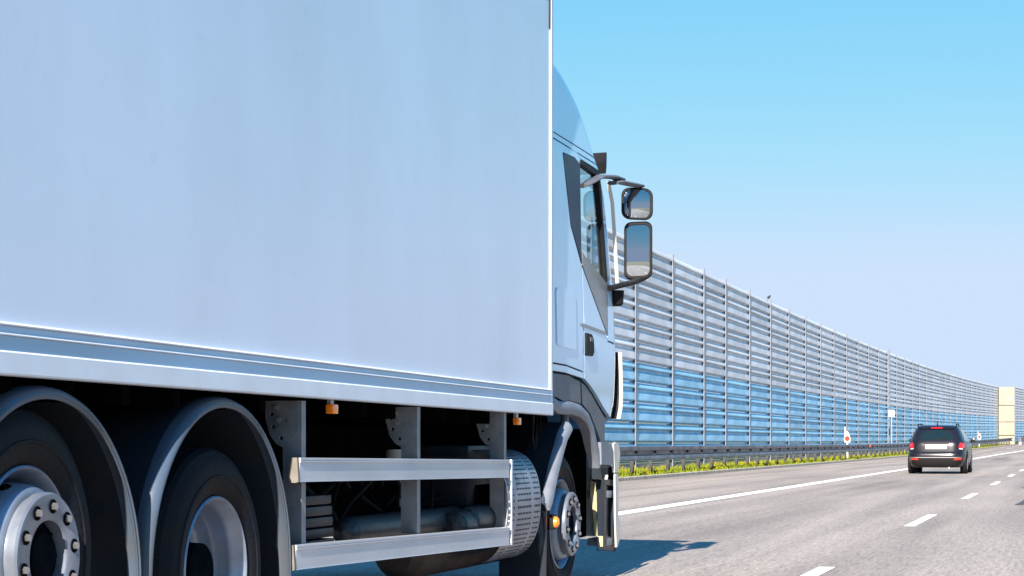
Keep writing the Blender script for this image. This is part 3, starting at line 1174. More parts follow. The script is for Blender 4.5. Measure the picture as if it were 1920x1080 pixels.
# --- rear mudguards
def mudguard(fc, zc, rad, a0, a1, tail0, tail1, lat0=D + 0.012, width=0.56):
    """arched sheet: angles measured from straight ahead, over the top"""
    pts = []
    if tail1 > 0:
        for k in range(4):
            pts.append((fc + rad * math.cos(a0) , zc + rad * math.sin(a0) - tail1 * (1 - k / 4), 0.0))
    n = 40
    for i in range(n + 1):
        a = a0 + (a1 - a0) * i / n
        pts.append((fc + rad * math.cos(a), zc + rad * math.sin(a), a))
    if tail0 > 0:
        for k in range(1, 5):
            pts.append((fc + rad * math.cos(a1), zc + rad * math.sin(a1) - tail0 * k / 4, math.pi))
    path = []
    for i, (f, z, a) in enumerate(pts):
        p0 = pts[max(0, i - 1)]; p1 = pts[min(len(pts) - 1, i + 1)]
        t = Vector((0, p1[0] - p0[0], p1[1] - p0[1])).normalized()
        nrm = Vector((0, t.z, -t.y))
        path.append(((-lat0, f, z), (-1, 0, 0), nrm))
    # section: a = inboard, b = outwards from the wheel
    o = MB().sweep([(0.0615, 0.0), (width, 0.0), (width, 0.008), (0.0615, 0.008)], path).build('mudguard', M_FENDER, truck, 40)
    sec = [(0.0, -0.034), (0.004, -0.038), (0.008, -0.034), (0.008, -0.012), (0.03, -0.004), (0.045, 0.0), (0.061, 0.0), (0.061, 0.009), (0.045, 0.009), (0.022, 0.005), (0.004, -0.005), (0.0, -0.012), (-0.004, -0.017), (-0.004, -0.022), (0.0, -0.025)]
    MB().sweep(sec, path).build('mudguard_lit_edge', M_EDGELIT, o, 40)
    return o


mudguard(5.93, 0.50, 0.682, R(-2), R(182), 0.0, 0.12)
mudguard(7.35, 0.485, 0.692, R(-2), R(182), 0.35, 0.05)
# struts carrying the mudguards
b = MB()
for f in (5.93, 7.35):
    b.cyl((-(D + 0.3), f, 1.15), (-(D + 0.9), f, 1.1), 0.02, 10)
for f in (6.62,):
    b.cyl((-(D + 0.15), f, 0.86), (-(D + 0.9), f, 0.9), 0.02, 10)
    b.cyl((-(D + 0.25), f, 0.80), (-(D + 0.25), f, 0.93), 0.03, 10)
b.build('mudguard_strut', M_STEEL, truck)

# --- side guard
RAILS = [((562, 858), (955, 862), (555, 905), (955, 895)), ((555, 1022), (955, 988), (553, 1072), (955, 1020))]
for tl, tr, bl, br in RAILS:
    fl, ztl = P(*tl, D); fr, ztr = P(*tr, D)
    _, zbl = P(*bl, D); _, zbr = P(*br, D)
    h = (ztl - zbl + ztr - zbr) / 2
    b = MB()
    sec = [(0.0, 0.0), (0.004, 0.0), (0.006, 0.008), (0.006, 0.02), (0.0, 0.023), (0.0, 0.032), (0.0, 0.78), (0.004, 0.80), (0.006, 0.83), (0.006, 0.86), (0.002, 0.88), (0.005, 0.90), (0.005, 0.98), (0.0, 1.0), (-0.035, 1.0), (-0.035, 0.0)]
    path = []
    for f, zt in ((fl, ztl), (fr, ztr)):
        path.append(((-D, f, zt - h), (1, 0, 0), (0, 0, h)))
    b.sweep(sec, path)
    o = b.build('side_guard_rail', M_ALU, truck, 25)
    b = MB()
    sec = [(0.003, 0.02), (-0.004, 1.0), (-0.03, 1.0), (-0.042, 0.8), (-0.045, -0.02), (-0.01, -0.03)]
    b.sweep(sec, [((-D, fl - 0.022, ztl - h), (1, 0, 0), (0, 0, h)), ((-D, fl - 0.001, ztl - h), (1, 0, 0), (0, 0, h))])
    b.build('end_cap', M_ALUEND, o, 30)
# end upright joining the two rails
f, zt = P(958, 862, D); _, zb = P(958, 1022, D)
MB().box((-D - 0.035, f, zb), (-D + 0.004, f + 0.035, zt), 0.003).build('rail_end_post', M_ALU, truck)
# uprights with drilled gusset plates
for px, ybot in ((563, 1058), (780, 1000), (943, 990)):
    f, zt = P(px, 772, D + 0.045)
    f, zb = P(px, ybot, D + 0.045)
    zt = 1.185
    up = MB()
    # C-section: web faces back, outer flange faces sideways
    up.box((-(D + 0.125), f - 0.006, zb), (-(D + 0.042), f, zt))
    up.box((-(D + 0.042), f - 0.006, zb), (-(D + 0.037), f + 0.045, zt))
    o = up.build('guard_upright', M_BRACKET, truck, None)
    pl = [(D + 0.05, zt), (D + 0.21, zt), (D + 0.205, zt - 0.08), (D + 0.185, zt - 0.15), (D + 0.155, zt - 0.19), (D + 0.125, zt - 0.205), (D + 0.10, zt - 0.19), (D + 0.05, zt - 0.14)]
    holes = [ring2d(D + 0.175, zt - 0.06, 0.009), ring2d(D + 0.168, zt - 0.115, 0.009), ring2d(D + 0.13, zt - 0.165, 0.009), ring2d(D + 0.11, zt - 0.085, 0.011)]
    vv, ff = sheet(pl, lambda a, b_, d: (-a, f - 0.013 + d, b_), 0.006, holes, step=0.05)
    mk('gusset_plate', vv, ff, M_BRACKET, o)
    bb = MB()
    for a, z in ((D + 0.14, zt - 0.085), (D + 0.15, zt - 0.03)):
        MB().cyl((-a, f - 0.028, z), (-a, f - 0.014, z), 0.011, 6).build('bolt', M_STEEL, o, None)

# --- tanks, boxes and hoses behind the side guard
b = MB()
for x0, x1, lat, yc, r in ((640, 862, D + 0.30, 990, 0.075),):
    fa_, z_ = P(x0, yc, lat); fb_, z2_ = P(x1, 978, lat)
    zz = (z_ + z2_) / 2
    L = fb_ - fa_
    b.rev([(0.0, 0.0), (r * .6, 0.015), (r * .93, 0.05), (r, 0.10), (r, L - 0.10), (r * .93, L - .05), (r * .6, L - .015), (0.0, L)], (-lat, fa_, zz), (0, 1, 0), 28)
b.build('air_tank', M_TANKGREY, truck, 40)
f, z = P(838, 980, D + 0.23)
b = MB().rev([(0.0, -0.03), (0.05, -0.025), (0.085, 0.0), (0.092, 0.05), (0.092, 0.28), (0.0, 0.28)], (-(D + 0.19), f, z - 0.02), (0, 1, 0), 28)
b.build('air_tank', M_TANKGREY, truck, 40)
f, z = P(872, 978, D + 0.15)
b = MB().rev([(0.0, -0.03), (0.05, -0.025), (0.08, 0.0), (0.086, 0.05), (0.086, 0.4), (0.0, 0.4)], (-(D + 0.17), f + 0.1, z), (0, 1, 0), 28)
b.build('air_tank', M_TANKGREY, truck, 40)
f, z = P(590, 990, D + 0.2)
b = MB()
fq = P(570, 1020, D + 0.15)[0]
for i in range(5):
    zz = 0.50 + i * 0.052
    b.box((-(D + 0.55), fq, zz), (-(D + 0.16 + 0.004 * i), fq + 0.42, zz + 0.045), 0.008)
b.build('battery_case', M_FENDER, truck)
f, z = P(880, 905, D + 0.25)
b = MB().box((-(D + 0.62), f - 0.12, 0.62), (-(D + 0.22), f + 0.36, 0.985), 0.02)
for i in range(4):
    b.box((-(D + 0.58), f - 0.14, 0.66 + i * 0.075), (-(D + 0.26), f - 0.122, 0.70 + i * 0.075))
b.build('urea_tank', M_FENDER, truck)
f, z = P(745, 855, D + 0.3)
MB().cyl((-(D + 0.3), f, z - 0.09), (-(D + 0.3), f, z + 0.035), 0.06, 20).build('filler_cap', M_WHITEPL, truck)
# long rusty silencer pipe low down
fa_, _ = P(735, 1045, D + 0.5); fb_, _ = P(985, 1040, D + 0.5)
b = MB().rev([(0.0, 0.0), (0.10, 0.0), (0.15, 0.06), (0.16, 0.12), (0.16, fb_ - fa_ - .1), (0.12, fb_ - fa_), (0.0, fb_ - fa_)], (-(D + 0.48), fa_, 0.37), (0, 1, 0), 32)
b.build('silencer', M_RUST, truck, 40)
b = MB().box((-(D + 0.85), 8.9, 0.55), (-(D + 0.60), 11.2, 1.1), 0.03)
b.build('equipment_box', M_CHASSIS, truck)
b = MB()
rr = random.Random(5)
for i in range(7):
    f0 = 9.1 + 0.45 * i
    pts = [(-(D + 0.45 + rr.uniform(-.1, .1)), f0 + 0.12 * k, 0.72 + 0.12 * math.sin(k * 1.3 + i) + rr.uniform(-.03, .03)) for k in range(8)]
    b.tube(pts, 0.012, 8)
b.build('hose', M_DARK, truck)
b = MB()
for i in range(4):
    f0, z0_ = P(1000 + i * 6, 795, D + 0.15 + i * 0.03)
    lat = D + 0.15 + i * .03
    pts = [(-lat, f0, z0_ + 0.08), (-lat, f0 - 0.03, z0_ - 0.08), (-lat, f0 + 0.01, z0_ - 0.16), (-lat, f0 + 0.07, z0_ - 0.14), (-lat, f0 + 0.09, z0_ + 0.05)]
    b.tube(pts, 0.010, 8)
b.build('coiled_hose', M_DARK, truck)

# --- perforated exhaust shield in front of the side guard
FX0, FX1 = 11.40, 12.16
ZC, HZ, DEP = 0.615, 0.345, 0.30
NR, NC = 94, 64


def shield(u, t):
    a = math.pi * (t - 0.5) * 0.97
    ca = math.cos(a); sa = math.sin(a)
    p = 0.62
    lat = D + 0.30 - DEP * (abs(ca) ** p)
    return (-lat - 0.0, FX0 + (FX1 - FX0) * u + 0.03 * (t - .5), ZC + HZ * math.copysign(abs(sa) ** 0.92, sa))


vv = [shield(c / NC, r / NR) for r in range(NR + 1) for c in range(NC + 1)]
ff = []
for r in range(NR):
    for c in range(NC):
        hole = False
        if 5 < r < NR - 3 and r % 3 == 1:
            if 2 <= c <= 13 and c % 3 != 1:
                hole = True
            if 19 <= c <= 45 and c % 3 != 0:
                hole = True
            if 51 <= c <= 61 and c % 3 != 2:
                hole = True
            if 50 <= c and r > NR - 16:
                hole = False
            if r < 14 and (c < 16 or c > 47):
                hole = False
        if not hole:
            a = r * (NC + 1) + c
            ff.append((a, a + 1, a + NC + 2, a + NC + 1))
sh = mk('exhaust_shield', vv, ff, M_RING, truck, 40)
b = MB().rev([(0.0, 0.02), (0.2, 0.02), (0.24, 0.06), (0.24, 0.66), (0.2, 0.7), (0.0, 0.7)], (-(D + 0.42), FX0, ZC), (0, 1, 0), 32)
b.build('exhaust_canister', M_CHASSIS, truck, 40)
for r in (0.16, 0.52, 0.8):
    pass

# --- cab
CL = D + 0.045                      # cab side plane
SIL_PX = [(1010, 62), (1043, 81), (1059, 98.5), (1077, 124), (1092, 155), (1104, 185), (1114, 223), (1121.5, 255), (1127, 281), (1134, 306),
          (1142, 365), (1149, 440), (1154, 510), (1157.5, 560), (1160, 620), (1161.5, 690), (1162, 745), (1160, 775), (1156, 788)]
SIL = [P(x, y, CL) for x, y in SIL_PX]


def seg_dist(p, a, b):
    ax, ay = a; bx, by = b
    dx, dy = bx - ax, by - ay
    t = max(0, min(1, ((p[0] - ax) * dx + (p[1] - ay) * dy) / (dx * dx + dy * dy + 1e-12)))
    return math.hypot(p[0] - ax - t * dx, p[1] - ay - t * dy)


def inset(f, z):
    d = min(seg_dist((f, z), SIL[i], SIL[i + 1]) for i in range(len(SIL) - 1))
    r = 0.17 if z < 2.9 else 0.20
    t = max(0.0, 1 - d / r)
    lean = max(0.0, z - 2.95) * 0.09 + max(0.0, z - 1.75) * 0.010
    belt = 0.012 * max(0.0, min(1.0, (1.62 - z) / 0.3))
    return 0.085 * (1 - math.sqrt(max(0.0, 1 - t * t * 0.97))) + lean + belt


def cab_fn(side=1, off=0.0):
    def fn(f, z, d):
        i = inset(f, z) + d - off
        lat = CL + i if side == 1 else CL + (WID - 0.09) - i
        return (-lat, f, z)
    return fn


def cpoly(pts):
    return [P(x, y, CL) for x, y in pts]


def cab_panel(name, px, m, parent=truck, gap=0.004, thick=0.025, off=0.0, holes=(), step=0.06, both=True, sm=35, single=False):
    pl = shrink(cpoly(px), gap) if gap else cpoly(px)
    hl = [cpoly(h) for h in holes]
    vv, ff = sheet(pl, cab_fn(1, off), thick, hl, step, single)
    o = mk(name, vv, ff, m, parent, sm)
    if both:
        vv, ff = sheet(pl, cab_fn(-1, off), thick, hl, max(step, 0.1), single)
        mk(name, vv, ff, m, truck, sm)
    return o


X0 = 1012
WIN = [(1090, 309), (1123, 330), (1128.5, 405), (1136, 527), (1098, 480), (1091, 470)]
# roof fairing with its moulded edge
cab_panel('roof_fairing', [(X0, 63), (1043, 81), (1059, 98.5), (1077, 124), (1092, 155), (1104, 185), (1114, 223), (1121.5, 255), (1127, 281), (1132.5, 303), (1100, 282), (1070, 263), (1041, 245), (X0, 230)], M_CAB, gap=0.003, step=0.045)
cab_panel('roof_gutter', [(X0, 231), (1041, 246), (1070, 264), (1100, 283), (1133, 305), (1134, 315), (1100, 294), (1070, 275), (1041, 257), (X0, 243)], M_CAB, gap=0.003)
# rear corner panel behind the door
REAR = [(X0, 244), (1041, 258), (1070, 276), (1085, 285), (1092, 291), (1092, 300), (1090, 308), (1081, 296), (1058.5, 286), (1072, 423), (1091, 495), (1092.5, 500), (1095, 697), (1062.6, 684.5), (1037, 680), (X0, 677)]
cab_panel('rear_side_panel', REAR, M_CAB)
cab_panel('sill_panel', [(X0, 678), (1037, 681), (1062.6, 685.5), (1095, 698), (1097, 711), (1079, 705), (1060, 699), (1037, 695.6), (X0, 693)], M_CAB)
lid = cab_panel('locker_lid', [(1044, 539), (1075, 546), (1078, 552), (1079, 650), (1076, 656), (1046, 648), (1043, 643), (1042, 545)], M_CAB, gap=0.0, thick=0.012, off=0.007, both=False)
# navy pillar trim behind the window
cab_panel('pillar_trim', [(1058.5, 286), (1081, 296), (1090, 308), (1091, 470), (1092, 495), (1072, 423)], M_NAVY, gap=0.002, off=0.003)
# door: frame round the window, trim wedge, lower skin
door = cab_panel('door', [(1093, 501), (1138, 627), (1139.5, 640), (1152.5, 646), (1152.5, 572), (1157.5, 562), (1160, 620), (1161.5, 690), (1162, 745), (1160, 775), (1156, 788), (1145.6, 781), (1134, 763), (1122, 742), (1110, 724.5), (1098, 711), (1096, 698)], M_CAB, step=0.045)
cab_panel('window_trim', [(1092, 470), (1098, 480), (1136, 528), (1138, 530), (1138, 626), (1092, 497)], M_TRIMGREY, door, gap=0.002, off=0.004, both=False)
cab_panel('window_frame', [(1090, 307), (1092, 300), (1126, 321), (1131, 405), (1138.5, 529), (1135, 527), (1129, 415), (1122, 331)], M_DARK, door, gap=0.0, off=0.008, thick=0.03, both=False)
cab_panel('window_pane', [(1090, 307), (1123, 328), (1128.5, 405), (1137, 528), (1097, 480), (1090.5, 470)], M_CABGLASS, door, gap=0.0, off=-0.012, thick=0.005, both=True, step=0.2, single=True)
cab_panel('header_panel', [(1071, 276), (1100, 295), (1134, 316), (1135, 322), (1126, 320), (1093, 299), (1085, 284)], M_CAB)
cab_panel('front_pillar', [(1127, 322), (1136, 324), (1143, 365), (1149.5, 440), (1154, 510), (1157, 558), (1152, 571), (1152, 644), (1139.5, 639), (1139.5, 529), (1132, 405)], M_CAB, step=0.04)
cab_panel('door_crease', [(1088, 607), (1092, 606), (1135, 622), (1138, 628), (1134, 628), (1089, 611)], M_TRIMGREY, door, gap=0.0, off=0.004, thick=0.006, both=False, step=.2)
h = cab_panel('door_handle', [(1096.5, 624), (1107, 627), (1110.5, 636), (1111.5, 660), (1109, 668), (1100, 667), (1096, 664)], M_DARK, door, gap=0.0, off=0.012, thick=0.02, both=False, step=.2)
cab_panel('keyhole_plate', [(1103, 632), (1108, 633), (1108, 640), (1103, 640)], M_GREYPL, h, gap=0.0, off=0.017, thick=0.004, both=False, step=.2)
# dark lining behind every seam, with the window left open
lin_px = [(X0 + 3, 66), (1043, 86), (1059, 103), (1077, 128), (1091, 159), (1103, 189), (1112, 226), (1120, 258), (1125, 284), (1132, 310),
          (1140, 367), (1147, 441), (1152, 511), (1155, 561), (1157.5, 620), (1159, 690), (1159, 745), (1157.5, 772), (1154, 784), (1144, 777), (1134, 760), (1122, 739), (1110, 721), (1097, 708), (1079, 702), (1060, 696), (1037, 692), (X0 + 3, 690)]
for side in (1, -1):
    vv, ff = sheet(cpoly(lin_px), cab_fn(side, -0.027), 0.015, [cpoly(WIN)], 0.08)
    mk('cab_lining', vv, ff, M_SEAM, truck, 35)
# front and roof skin, swept from side to side
rows = []
for i, (f, z) in enumerate(SIL):
    a = SIL[max(0, i - 1)]; c = SIL[min(len(SIL) - 1, i + 1)]
    t = Vector((c[0] - a[0], c[1] - a[1])).normalized()
    nx, nz = -t.y, t.x
    i0 = inset(f, z)
    sec = [(0.0, 0.002), (0.035, 0.04), (0.075, 0.12), (0.12, 0.30), (0.15, 0.60), (0.16, (WID - .09) / 2 - i0)]
    pr = []
    for d, la in sec:
        pr.append((-(CL + i0 + la), f + nx * d, z + nz * d * (0.4 if z > 3 else 1)))
    full_w = [(p[0], p[1], p[2]) for p in pr]
    mid = -(CL + (WID - 0.09) / 2)
    full_w += [(2 * mid - p[0], p[1], p[2]) for p in pr[-2::-1]]
    rows.append(full_w)
vv = [p for r in rows for p in r]
n = len(rows[0])
sk = {'roof': [], 'wind': [], 'front': []}
for i in range(len(rows) - 1):
    key = 'roof' if i < 9 else ('wind' if i < 13 else 'front')
    for k in range(n - 1):
        kk = key
        if key == 'wind' and (k < 1 or k > n - 3):
            kk = 'front'
        sk[kk].append((i * n + k, i * n + k + 1, (i + 1) * n + k + 1, (i + 1) * n + k))
for nm, key, m in (('roof_skin', 'roof', M_CAB), ('windscreen', 'wind', M_CABGLASS), ('front_panel', 'front', M_CAB)):
    used = sorted({q for f in sk[key] for q in f}); mp = {q: j for j, q in enumerate(used)}
    mk(nm, [vv[q] for q in used], [tuple(mp[q] for q in f) for f in sk[key]], m, truck, 50)
# cabin: floor, rear wall, seats, wheel
f0 = SIL[0][0]
MB().box((-(CL + 0.06), f0, 1.45), (-(CL + WID - 0.15), f0 + 0.04, 3.2)).build('cab_rear_wall', M_CABIN, truck)
MB().box((-(CL + 0.08), f0 + 0.05, 1.46), (-(CL + WID - 0.17), 14.1, 1.52)).build('cab_floor', M_CABIN, truck)
for lat in (CL + 0.35, CL + 1.55):
    s = MB().box((-lat, 13.0, 1.75), (-(lat + .52), 13.55, 1.95), 0.05)
    s.box((-lat, 12.92, 1.9), (-(lat + .52), 13.08, 2.55), 0.05).box((-(lat + .12), 12.92, 2.57), (-(lat + .4), 13.05, 2.8), 0.04)
    s.build('seat', M_SEAT, truck)
MB().box((-(CL + 0.12), 13.85, 1.75), (-(CL + WID - 0.2), 14.2, 2.0), 0.05).build('dashboard', M_DARK, truck)
# sun visor over the windscreen
fv_, zv = P(1134, 306, CL + 0.06)
b = MB()
sec = [(0.01, 0.0), (0.035, 0.03), (0.06, 0.085), (0.072, 0.08), (0.066, -0.02), (0.045, -0.075), (0.025, -0.075)]
path = []
for k in range(9):
    s = k / 8
    lat = CL + 0.055 + s * (WID - 0.2)
    bow = 0.10 * (1 - (2 * s - 1) ** 2)
    path.append(((-lat, fv_ - 0.03 + bow, zv), (0, 1, 0), (0, 0, 1)))
b.sweep(sec, path)
b.build('sun_visor', M_DARK, truck, 40)
# wind deflector strip standing off the front pillar
b = MB()
pts = [(1139, 338), (1147, 380), (1151, 440), (1154.5, 500), (1157, 540)]
path = []
for x, y in pts:
    f, z = P(x, y, CL + 0.0)
    path.append(((-(CL + 0.008), f + 0.01, z), (1, 0, 0), (0, 1, 0)))
b.sweep([(-0.004, 0.0), (0.016, 0.010), (0.020, 0.02), (0.008, 0.03), (-0.004, 0.03)], path)
b.build('wind_deflector', M_WHITEPL, truck, 40)
# corner deflector low on the front, with a dark grille gap
b = MB(); b2_ = MB()
path = []; path2 = []
pts = [(1160, 660), (1161.5, 700), (1162, 740), (1161, 765), (1157, 785)]
for i, (x, y) in enumerate(pts):
    f, z = P(x, y, CL)
    path.append(((-(CL + 0.02), f + 0.035, z), (1, 0, 0), (0, 1, 0)))
    path2.append(((-(CL + 0.06), f + 0.012, z), (1, 0, 0), (0, 1, 0)))
b.sweep([(0.0, 0.0), (0.022, 0.012), (0.03, 0.03), (0.01, 0.05), (-0.08, 0.05), (-0.08, 0.03)], path)
b.build('corner_deflector', M_WHITEPL, truck, 40)
b2_.sweep([(0.0, 0.0), (0.048, 0.0), (0.048, 0.022), (0.0, 0.022)], path2)
b2_.build('corner_grille', M_DARK, truck, 40)

# --- mirrors
def arm(pts_px, lats, r, name, flat=0.55):
    pts = []
    for (x, y), l in zip(pts_px, lats):
        f, z = P(x, y, l)
        pts.append(Vector((-l, f, z)))
    path = []
    for i, p in enumerate(pts):
        d = (pts[min(i + 1, len(pts) - 1)] - pts[max(i - 1, 0)]).normalized()
        u = d.cross(Vector((0, 0, 1))).normalized(); w = u.cross(d).normalized()
        path.append((p, u * r, w * r * flat))
    prof = [(math.cos(2 * math.pi * i / 12), math.sin(2 * math.pi * i / 12)) for i in range(12)]
    return MB().sweep(prof, path).build(name, M_GREYPL if 'upper' in name else M_DARK, truck, 50)


def mirror(pl_px, lat_c, tilt, name, depth, curve):
    """housing with its glass facing back"""
    fc, zc = P(sum(p[0] for p in pl_px) / len(pl_px), sum(p[1] for p in pl_px) / len(pl_px), lat_c)
    xs = []
    for x, y in pl_px:
        # same forward distance fc: solve the lateral place from the picture column
        l = lat_c
        for _ in range(20):
            l = (2020 - x) * (fc + l * TP) / KF
        z = EYE - (y - 830) * (fc + l * TP) / S
        xs.append((-l, z))
    dn_ = []
    for i in range(len(xs)):
        a = Vector(xs[i]); c = Vector(xs[(i + 1) % len(xs)])
        m_ = max(1, int((c - a).length / 0.015))
        dn_ += [tuple(a.lerp(c, j / m_)) for j in range(m_)]
    xs = dn_
    cx = (min(p[0] for p in xs) + max(p[0] for p in xs)) / 2; cz = (min(p[1] for p in xs) + max(p[1] for p in xs)) / 2
    ct, st = math.cos(tilt), math.sin(tilt)

    def put(a, z, d):
        da = a - cx
        return (cx + da * ct + d * st * -1, fc + da * st + d * ct, z)
    # housing: rings from the rim forward
    rings = []
    for s, d in ((0.97, -0.008), (1.0, 0.0), (1.02, 0.02), (0.98, depth * .55), (0.80, depth * .85), (0.45, depth)):
        rings.append([put(cx + (a - cx) * s, cz + (z - cz) * s, d) for a, z in xs])
    n = len(xs)
    vv = [p for r in rings for p in r]
    ff = [(k * n + i, k * n + (i + 1) % n, (k + 1) * n + (i + 1) % n, (k + 1) * n + i) for k in range(len(rings) - 1) for i in range(n)]
    ff.append(tuple(range((len(rings) - 1) * n, len(rings) * n)))
    ins = [put(cx + (a - cx) * 0.85, cz + (z - cz) * 0.90, -0.008) for a, z in xs]
    ins2 = [put(cx + (a - cx) * 0.84, cz + (z - cz) * 0.895, 0.004) for a, z in xs]
    k = len(vv)
    vv += ins + ins2
    ff += [(i, (i + 1) % n, k + (i + 1) % n, k + i) for i in range(n)]
    ff += [(k + i, k + (i + 1) % n, k + n + (i + 1) % n, k + n + i) for i in range(n)]
    o = mk(name, vv, ff, M_DARK, truck, 40)
    g = []; gf_ = []
    r0 = max(((a - cx) * .83) ** 2 + ((z - cz) * .89) ** 2 for a, z in xs)
    lv_ = [1.0, 0.85, 0.7, 0.55, 0.4, 0.25, 0.1]
    for q_ in lv_:
        for a, z in xs:
            da = (a - cx) * 0.83 * q_; dz = (z - cz) * 0.89 * q_
            bul = (r0 - (da * da + dz * dz)) / (2 * curve)
            g.append(put(cx + da, cz + dz, 0.003 - bul))
    for r_ in range(len(lv_) - 1):
        gf_ += [(r_ * n + i, r_ * n + (i + 1) % n, (r_ + 1) * n + (i + 1) % n, (r_ + 1) * n + i) for i in range(n)]
    gf_.append(tuple(range((len(lv_) - 1) * n, len(lv_) * n)))
    mk('mirror_glass', g, gf_, M_MIRROR, o, 60)
    return o


def rrect(x0, y0, x1, y1, r, skew=0.0, n=4):
    out = []
    for cx, cy, a0 in ((x1 - r, y0 + r, -90), (x1 - r, y1 - r, 0), (x0 + r, y1 - r, 90), (x0 + r, y0 + r, 180)):
        for i in range(n + 1):
            a = R(a0 + 90 * i / n)
            x = cx + r * math.cos(a); y = cy + r * math.sin(a)
            out.append((x, y + skew * (x - (x0 + x1) / 2)))
    return out


LM = CL - 0.13
mirror(rrect(1166, 352, 1223, 411, 15, 0.02), LM, R(10), 'wide_angle_mirror', 0.13, 0.6)
mirror(rrect(1171, 416, 1222, 523, 13, -0.06), LM, R(10), 'main_mirror', 0.15, 1.9)
arm([(1092, 349), (1105, 342), (1125, 331), (1150, 332), (1163, 337)], [CL + .03, CL + .0, CL - .02, CL - .05, CL - .07], 0.045, 'upper_mirror_arm', .35)
arm([(1149, 343), (1160, 341), (1180, 345), (1199, 349)], [CL - .05, CL - .07, CL - .11, CL - .14], 0.045, 'upper_mirror_arm', .35)
arm([(1140, 541), (1160, 536), (1185, 530), (1204, 522)], [CL + .0, CL - .05, CL - .10, CL - .15], 0.045, 'lower_mirror_arm', .45)
b = MB()
f, z = P(1152, 545, CL - 0.0)
_, z2 = P(1152, 571, CL - 0.0)
b.cyl((-(CL - 0.015), f + .0, z2), (-(CL - 0.015), f + .0, z), 0.05, 20, 0.058)
b.cyl((-(CL - 0.015), f + .0, z2 - .012), (-(CL - 0.015), f + .0, z2), 0.035, 20, 0.05)
b.build('mirror_mount', M_DARK, truck, 40)

# --- lower cab: plastic wing, arch lip, bumper, steps
WL = D + 0.03


def wfn(off=0.0, lat=WL):
    def fn(f, z, d):
        return (-(lat + d - off), f, z)
    return fn


def wing(name, px, m, off=0.0, thick=0.03, holes=(), step=0.08, lat=WL, sm=35, parent=truck):
    vv, ff = sheet([P(x, y, lat) for x, y in px], wfn(off, lat), thick, [[P(x, y, lat) for x, y in h_] for h_ in holes], step)
    return mk(name, vv, ff, m, parent, sm)


wing('wing_panel', [(1014, 698), (1042, 700.5), (1065, 704), (1088, 716), (1089, 757), (1070, 751), (1058, 753), (1043, 744), (1014, 742)], M_GREYPL, lat=WL + 0.03)
wing('wing_panel', [(1090, 717), (1098, 724), (1108, 738), (1120, 760), (1133, 782), (1140, 790), (1134, 792), (1134, 836), (1127, 830), (1119, 806), (1107, 776), (1092, 757)], M_GREYPL, lat=WL + 0.035)
# arch lip: rounded bead swept along the arch
lip = [(1020, 752), (1043, 757), (1050, 763), (1060, 765), (1076, 765), (1092, 771), (1104, 783), (1113, 805), (1119, 832), (1124, 852), (1127, 872)]
path = []
pts = [P(x, y, WL) for x, y in lip]
for i, (f, z) in enumerate(pts):
    a = pts[max(0, i - 1)]; c = pts[min(len(pts) - 1, i + 1)]
    t = Vector((0, c[0] - a[0], c[1] - a[1])).normalized()
    path.append(((-(WL + 0.02), f, z), (1, 0, 0), (0, -t.z, t.y)))
wd = 0.043
b = MB().sweep([(-0.06, -wd), (0.008, -wd), (0.016, -wd * .8), (0.019, 0.0), (0.016, wd * .7), (0.004, wd), (-0.03, wd * 1.1), (-0.06, wd * .9)], path)
b.build('arch_lip', M_GREYLT, truck, 45)
# dark wheel-house liner
b = MB()
path = []
for i in range(17):
    a = R(8 + 172 * i / 16)
    path.append(((-(D + 0.22), 13.02 + 0.62 * math.cos(a), 0.47 + 0.62 * math.sin(a)), (-1, 0, 0), (0, math.cos(a), math.sin(a))))
b.sweep([(0.0, 0.0), (0.55, 0.0), (0.55, 0.01), (0.0, 0.01)], path)
b.build('wheel_house', M_DARK, truck, 40)
# rear half of the front mudguard
pts = [(1074, 806), (1064, 826), (1054, 862), (1047, 890), (1042, 915), (1036, 945), (1031, 957)]
path = []
lat = D + 0.0
q = [P(x, y, lat) for x, y in pts]
for i, (f, z) in enumerate(q):
    a = q[max(0, i - 1)]; c = q[min(len(q) - 1, i + 1)]
    t = Vector((0, c[0] - a[0], c[1] - a[1])).normalized()
    path.append(((-lat, f, z), (-1, 0, 0), (0, t.z, -t.y)))
b = MB().sweep([(0.062, 0.058), (0.33, 0.058), (0.33, 0.050), (0.062, 0.050)], path)
fm = b.build('front_mudguard', M_FENDER, truck, 45)
MB().sweep([(0.0, 0.0), (0.004, 0.03), (0.02, 0.055), (0.045, 0.064), (0.061, 0.064), (0.061, 0.055), (0.045, 0.053), (0.03, 0.04), (0.02, 0.0)], path).build('mudguard_lit_lip', M_GREYLT, fm, 45)  # pale lip against dark sheet: sunlight and shade painted by two materials
f, z = P(1043, 979, D - .01)
MB().rev([(0.0, 0.03), (0.02, 0.028), (0.034, 0.018), (0.038, 0.0), (0.0, 0.0)], (-(D + 0.0), f, z), (1, 0, 0), 20).build('marker_lamp', M_AMBER, fm, 40)
MB().box((-(D + 0.05), f - 0.03, z - 0.05), (-(D + 0.001), f + 0.05, z + 0.05), 0.01).build('lamp_base', M_DARK, fm)
b = MB()
f0, zt = P(1026, 958, D + .02); f1, zb = P(1016, 1130, D + .02)
b.add([(-(D + 0.02), f0 - .03, zt), (-(D + 0.33), f0 - .03, zt), (-(D + 0.33), f0 - .05, zb), (-(D + 0.02), f0 - .05, zb)] + [(-(D + 0.02), f0 - .0, zt), (-(D + 0.33), f0 - .0, zt), (-(D + 0.33), f0 - .03, zb), (-(D + 0.02), f0 - .03, zb)],
      [(0, 1, 2, 3), (4, 5, 6, 7), (0, 1, 5, 4), (1, 2, 6, 5), (2, 3, 7, 6), (3, 0, 4, 7)])
b.build('mud_flap', M_FENDER, truck)
b = MB()
f, z = P(1060, 800, D + .12)
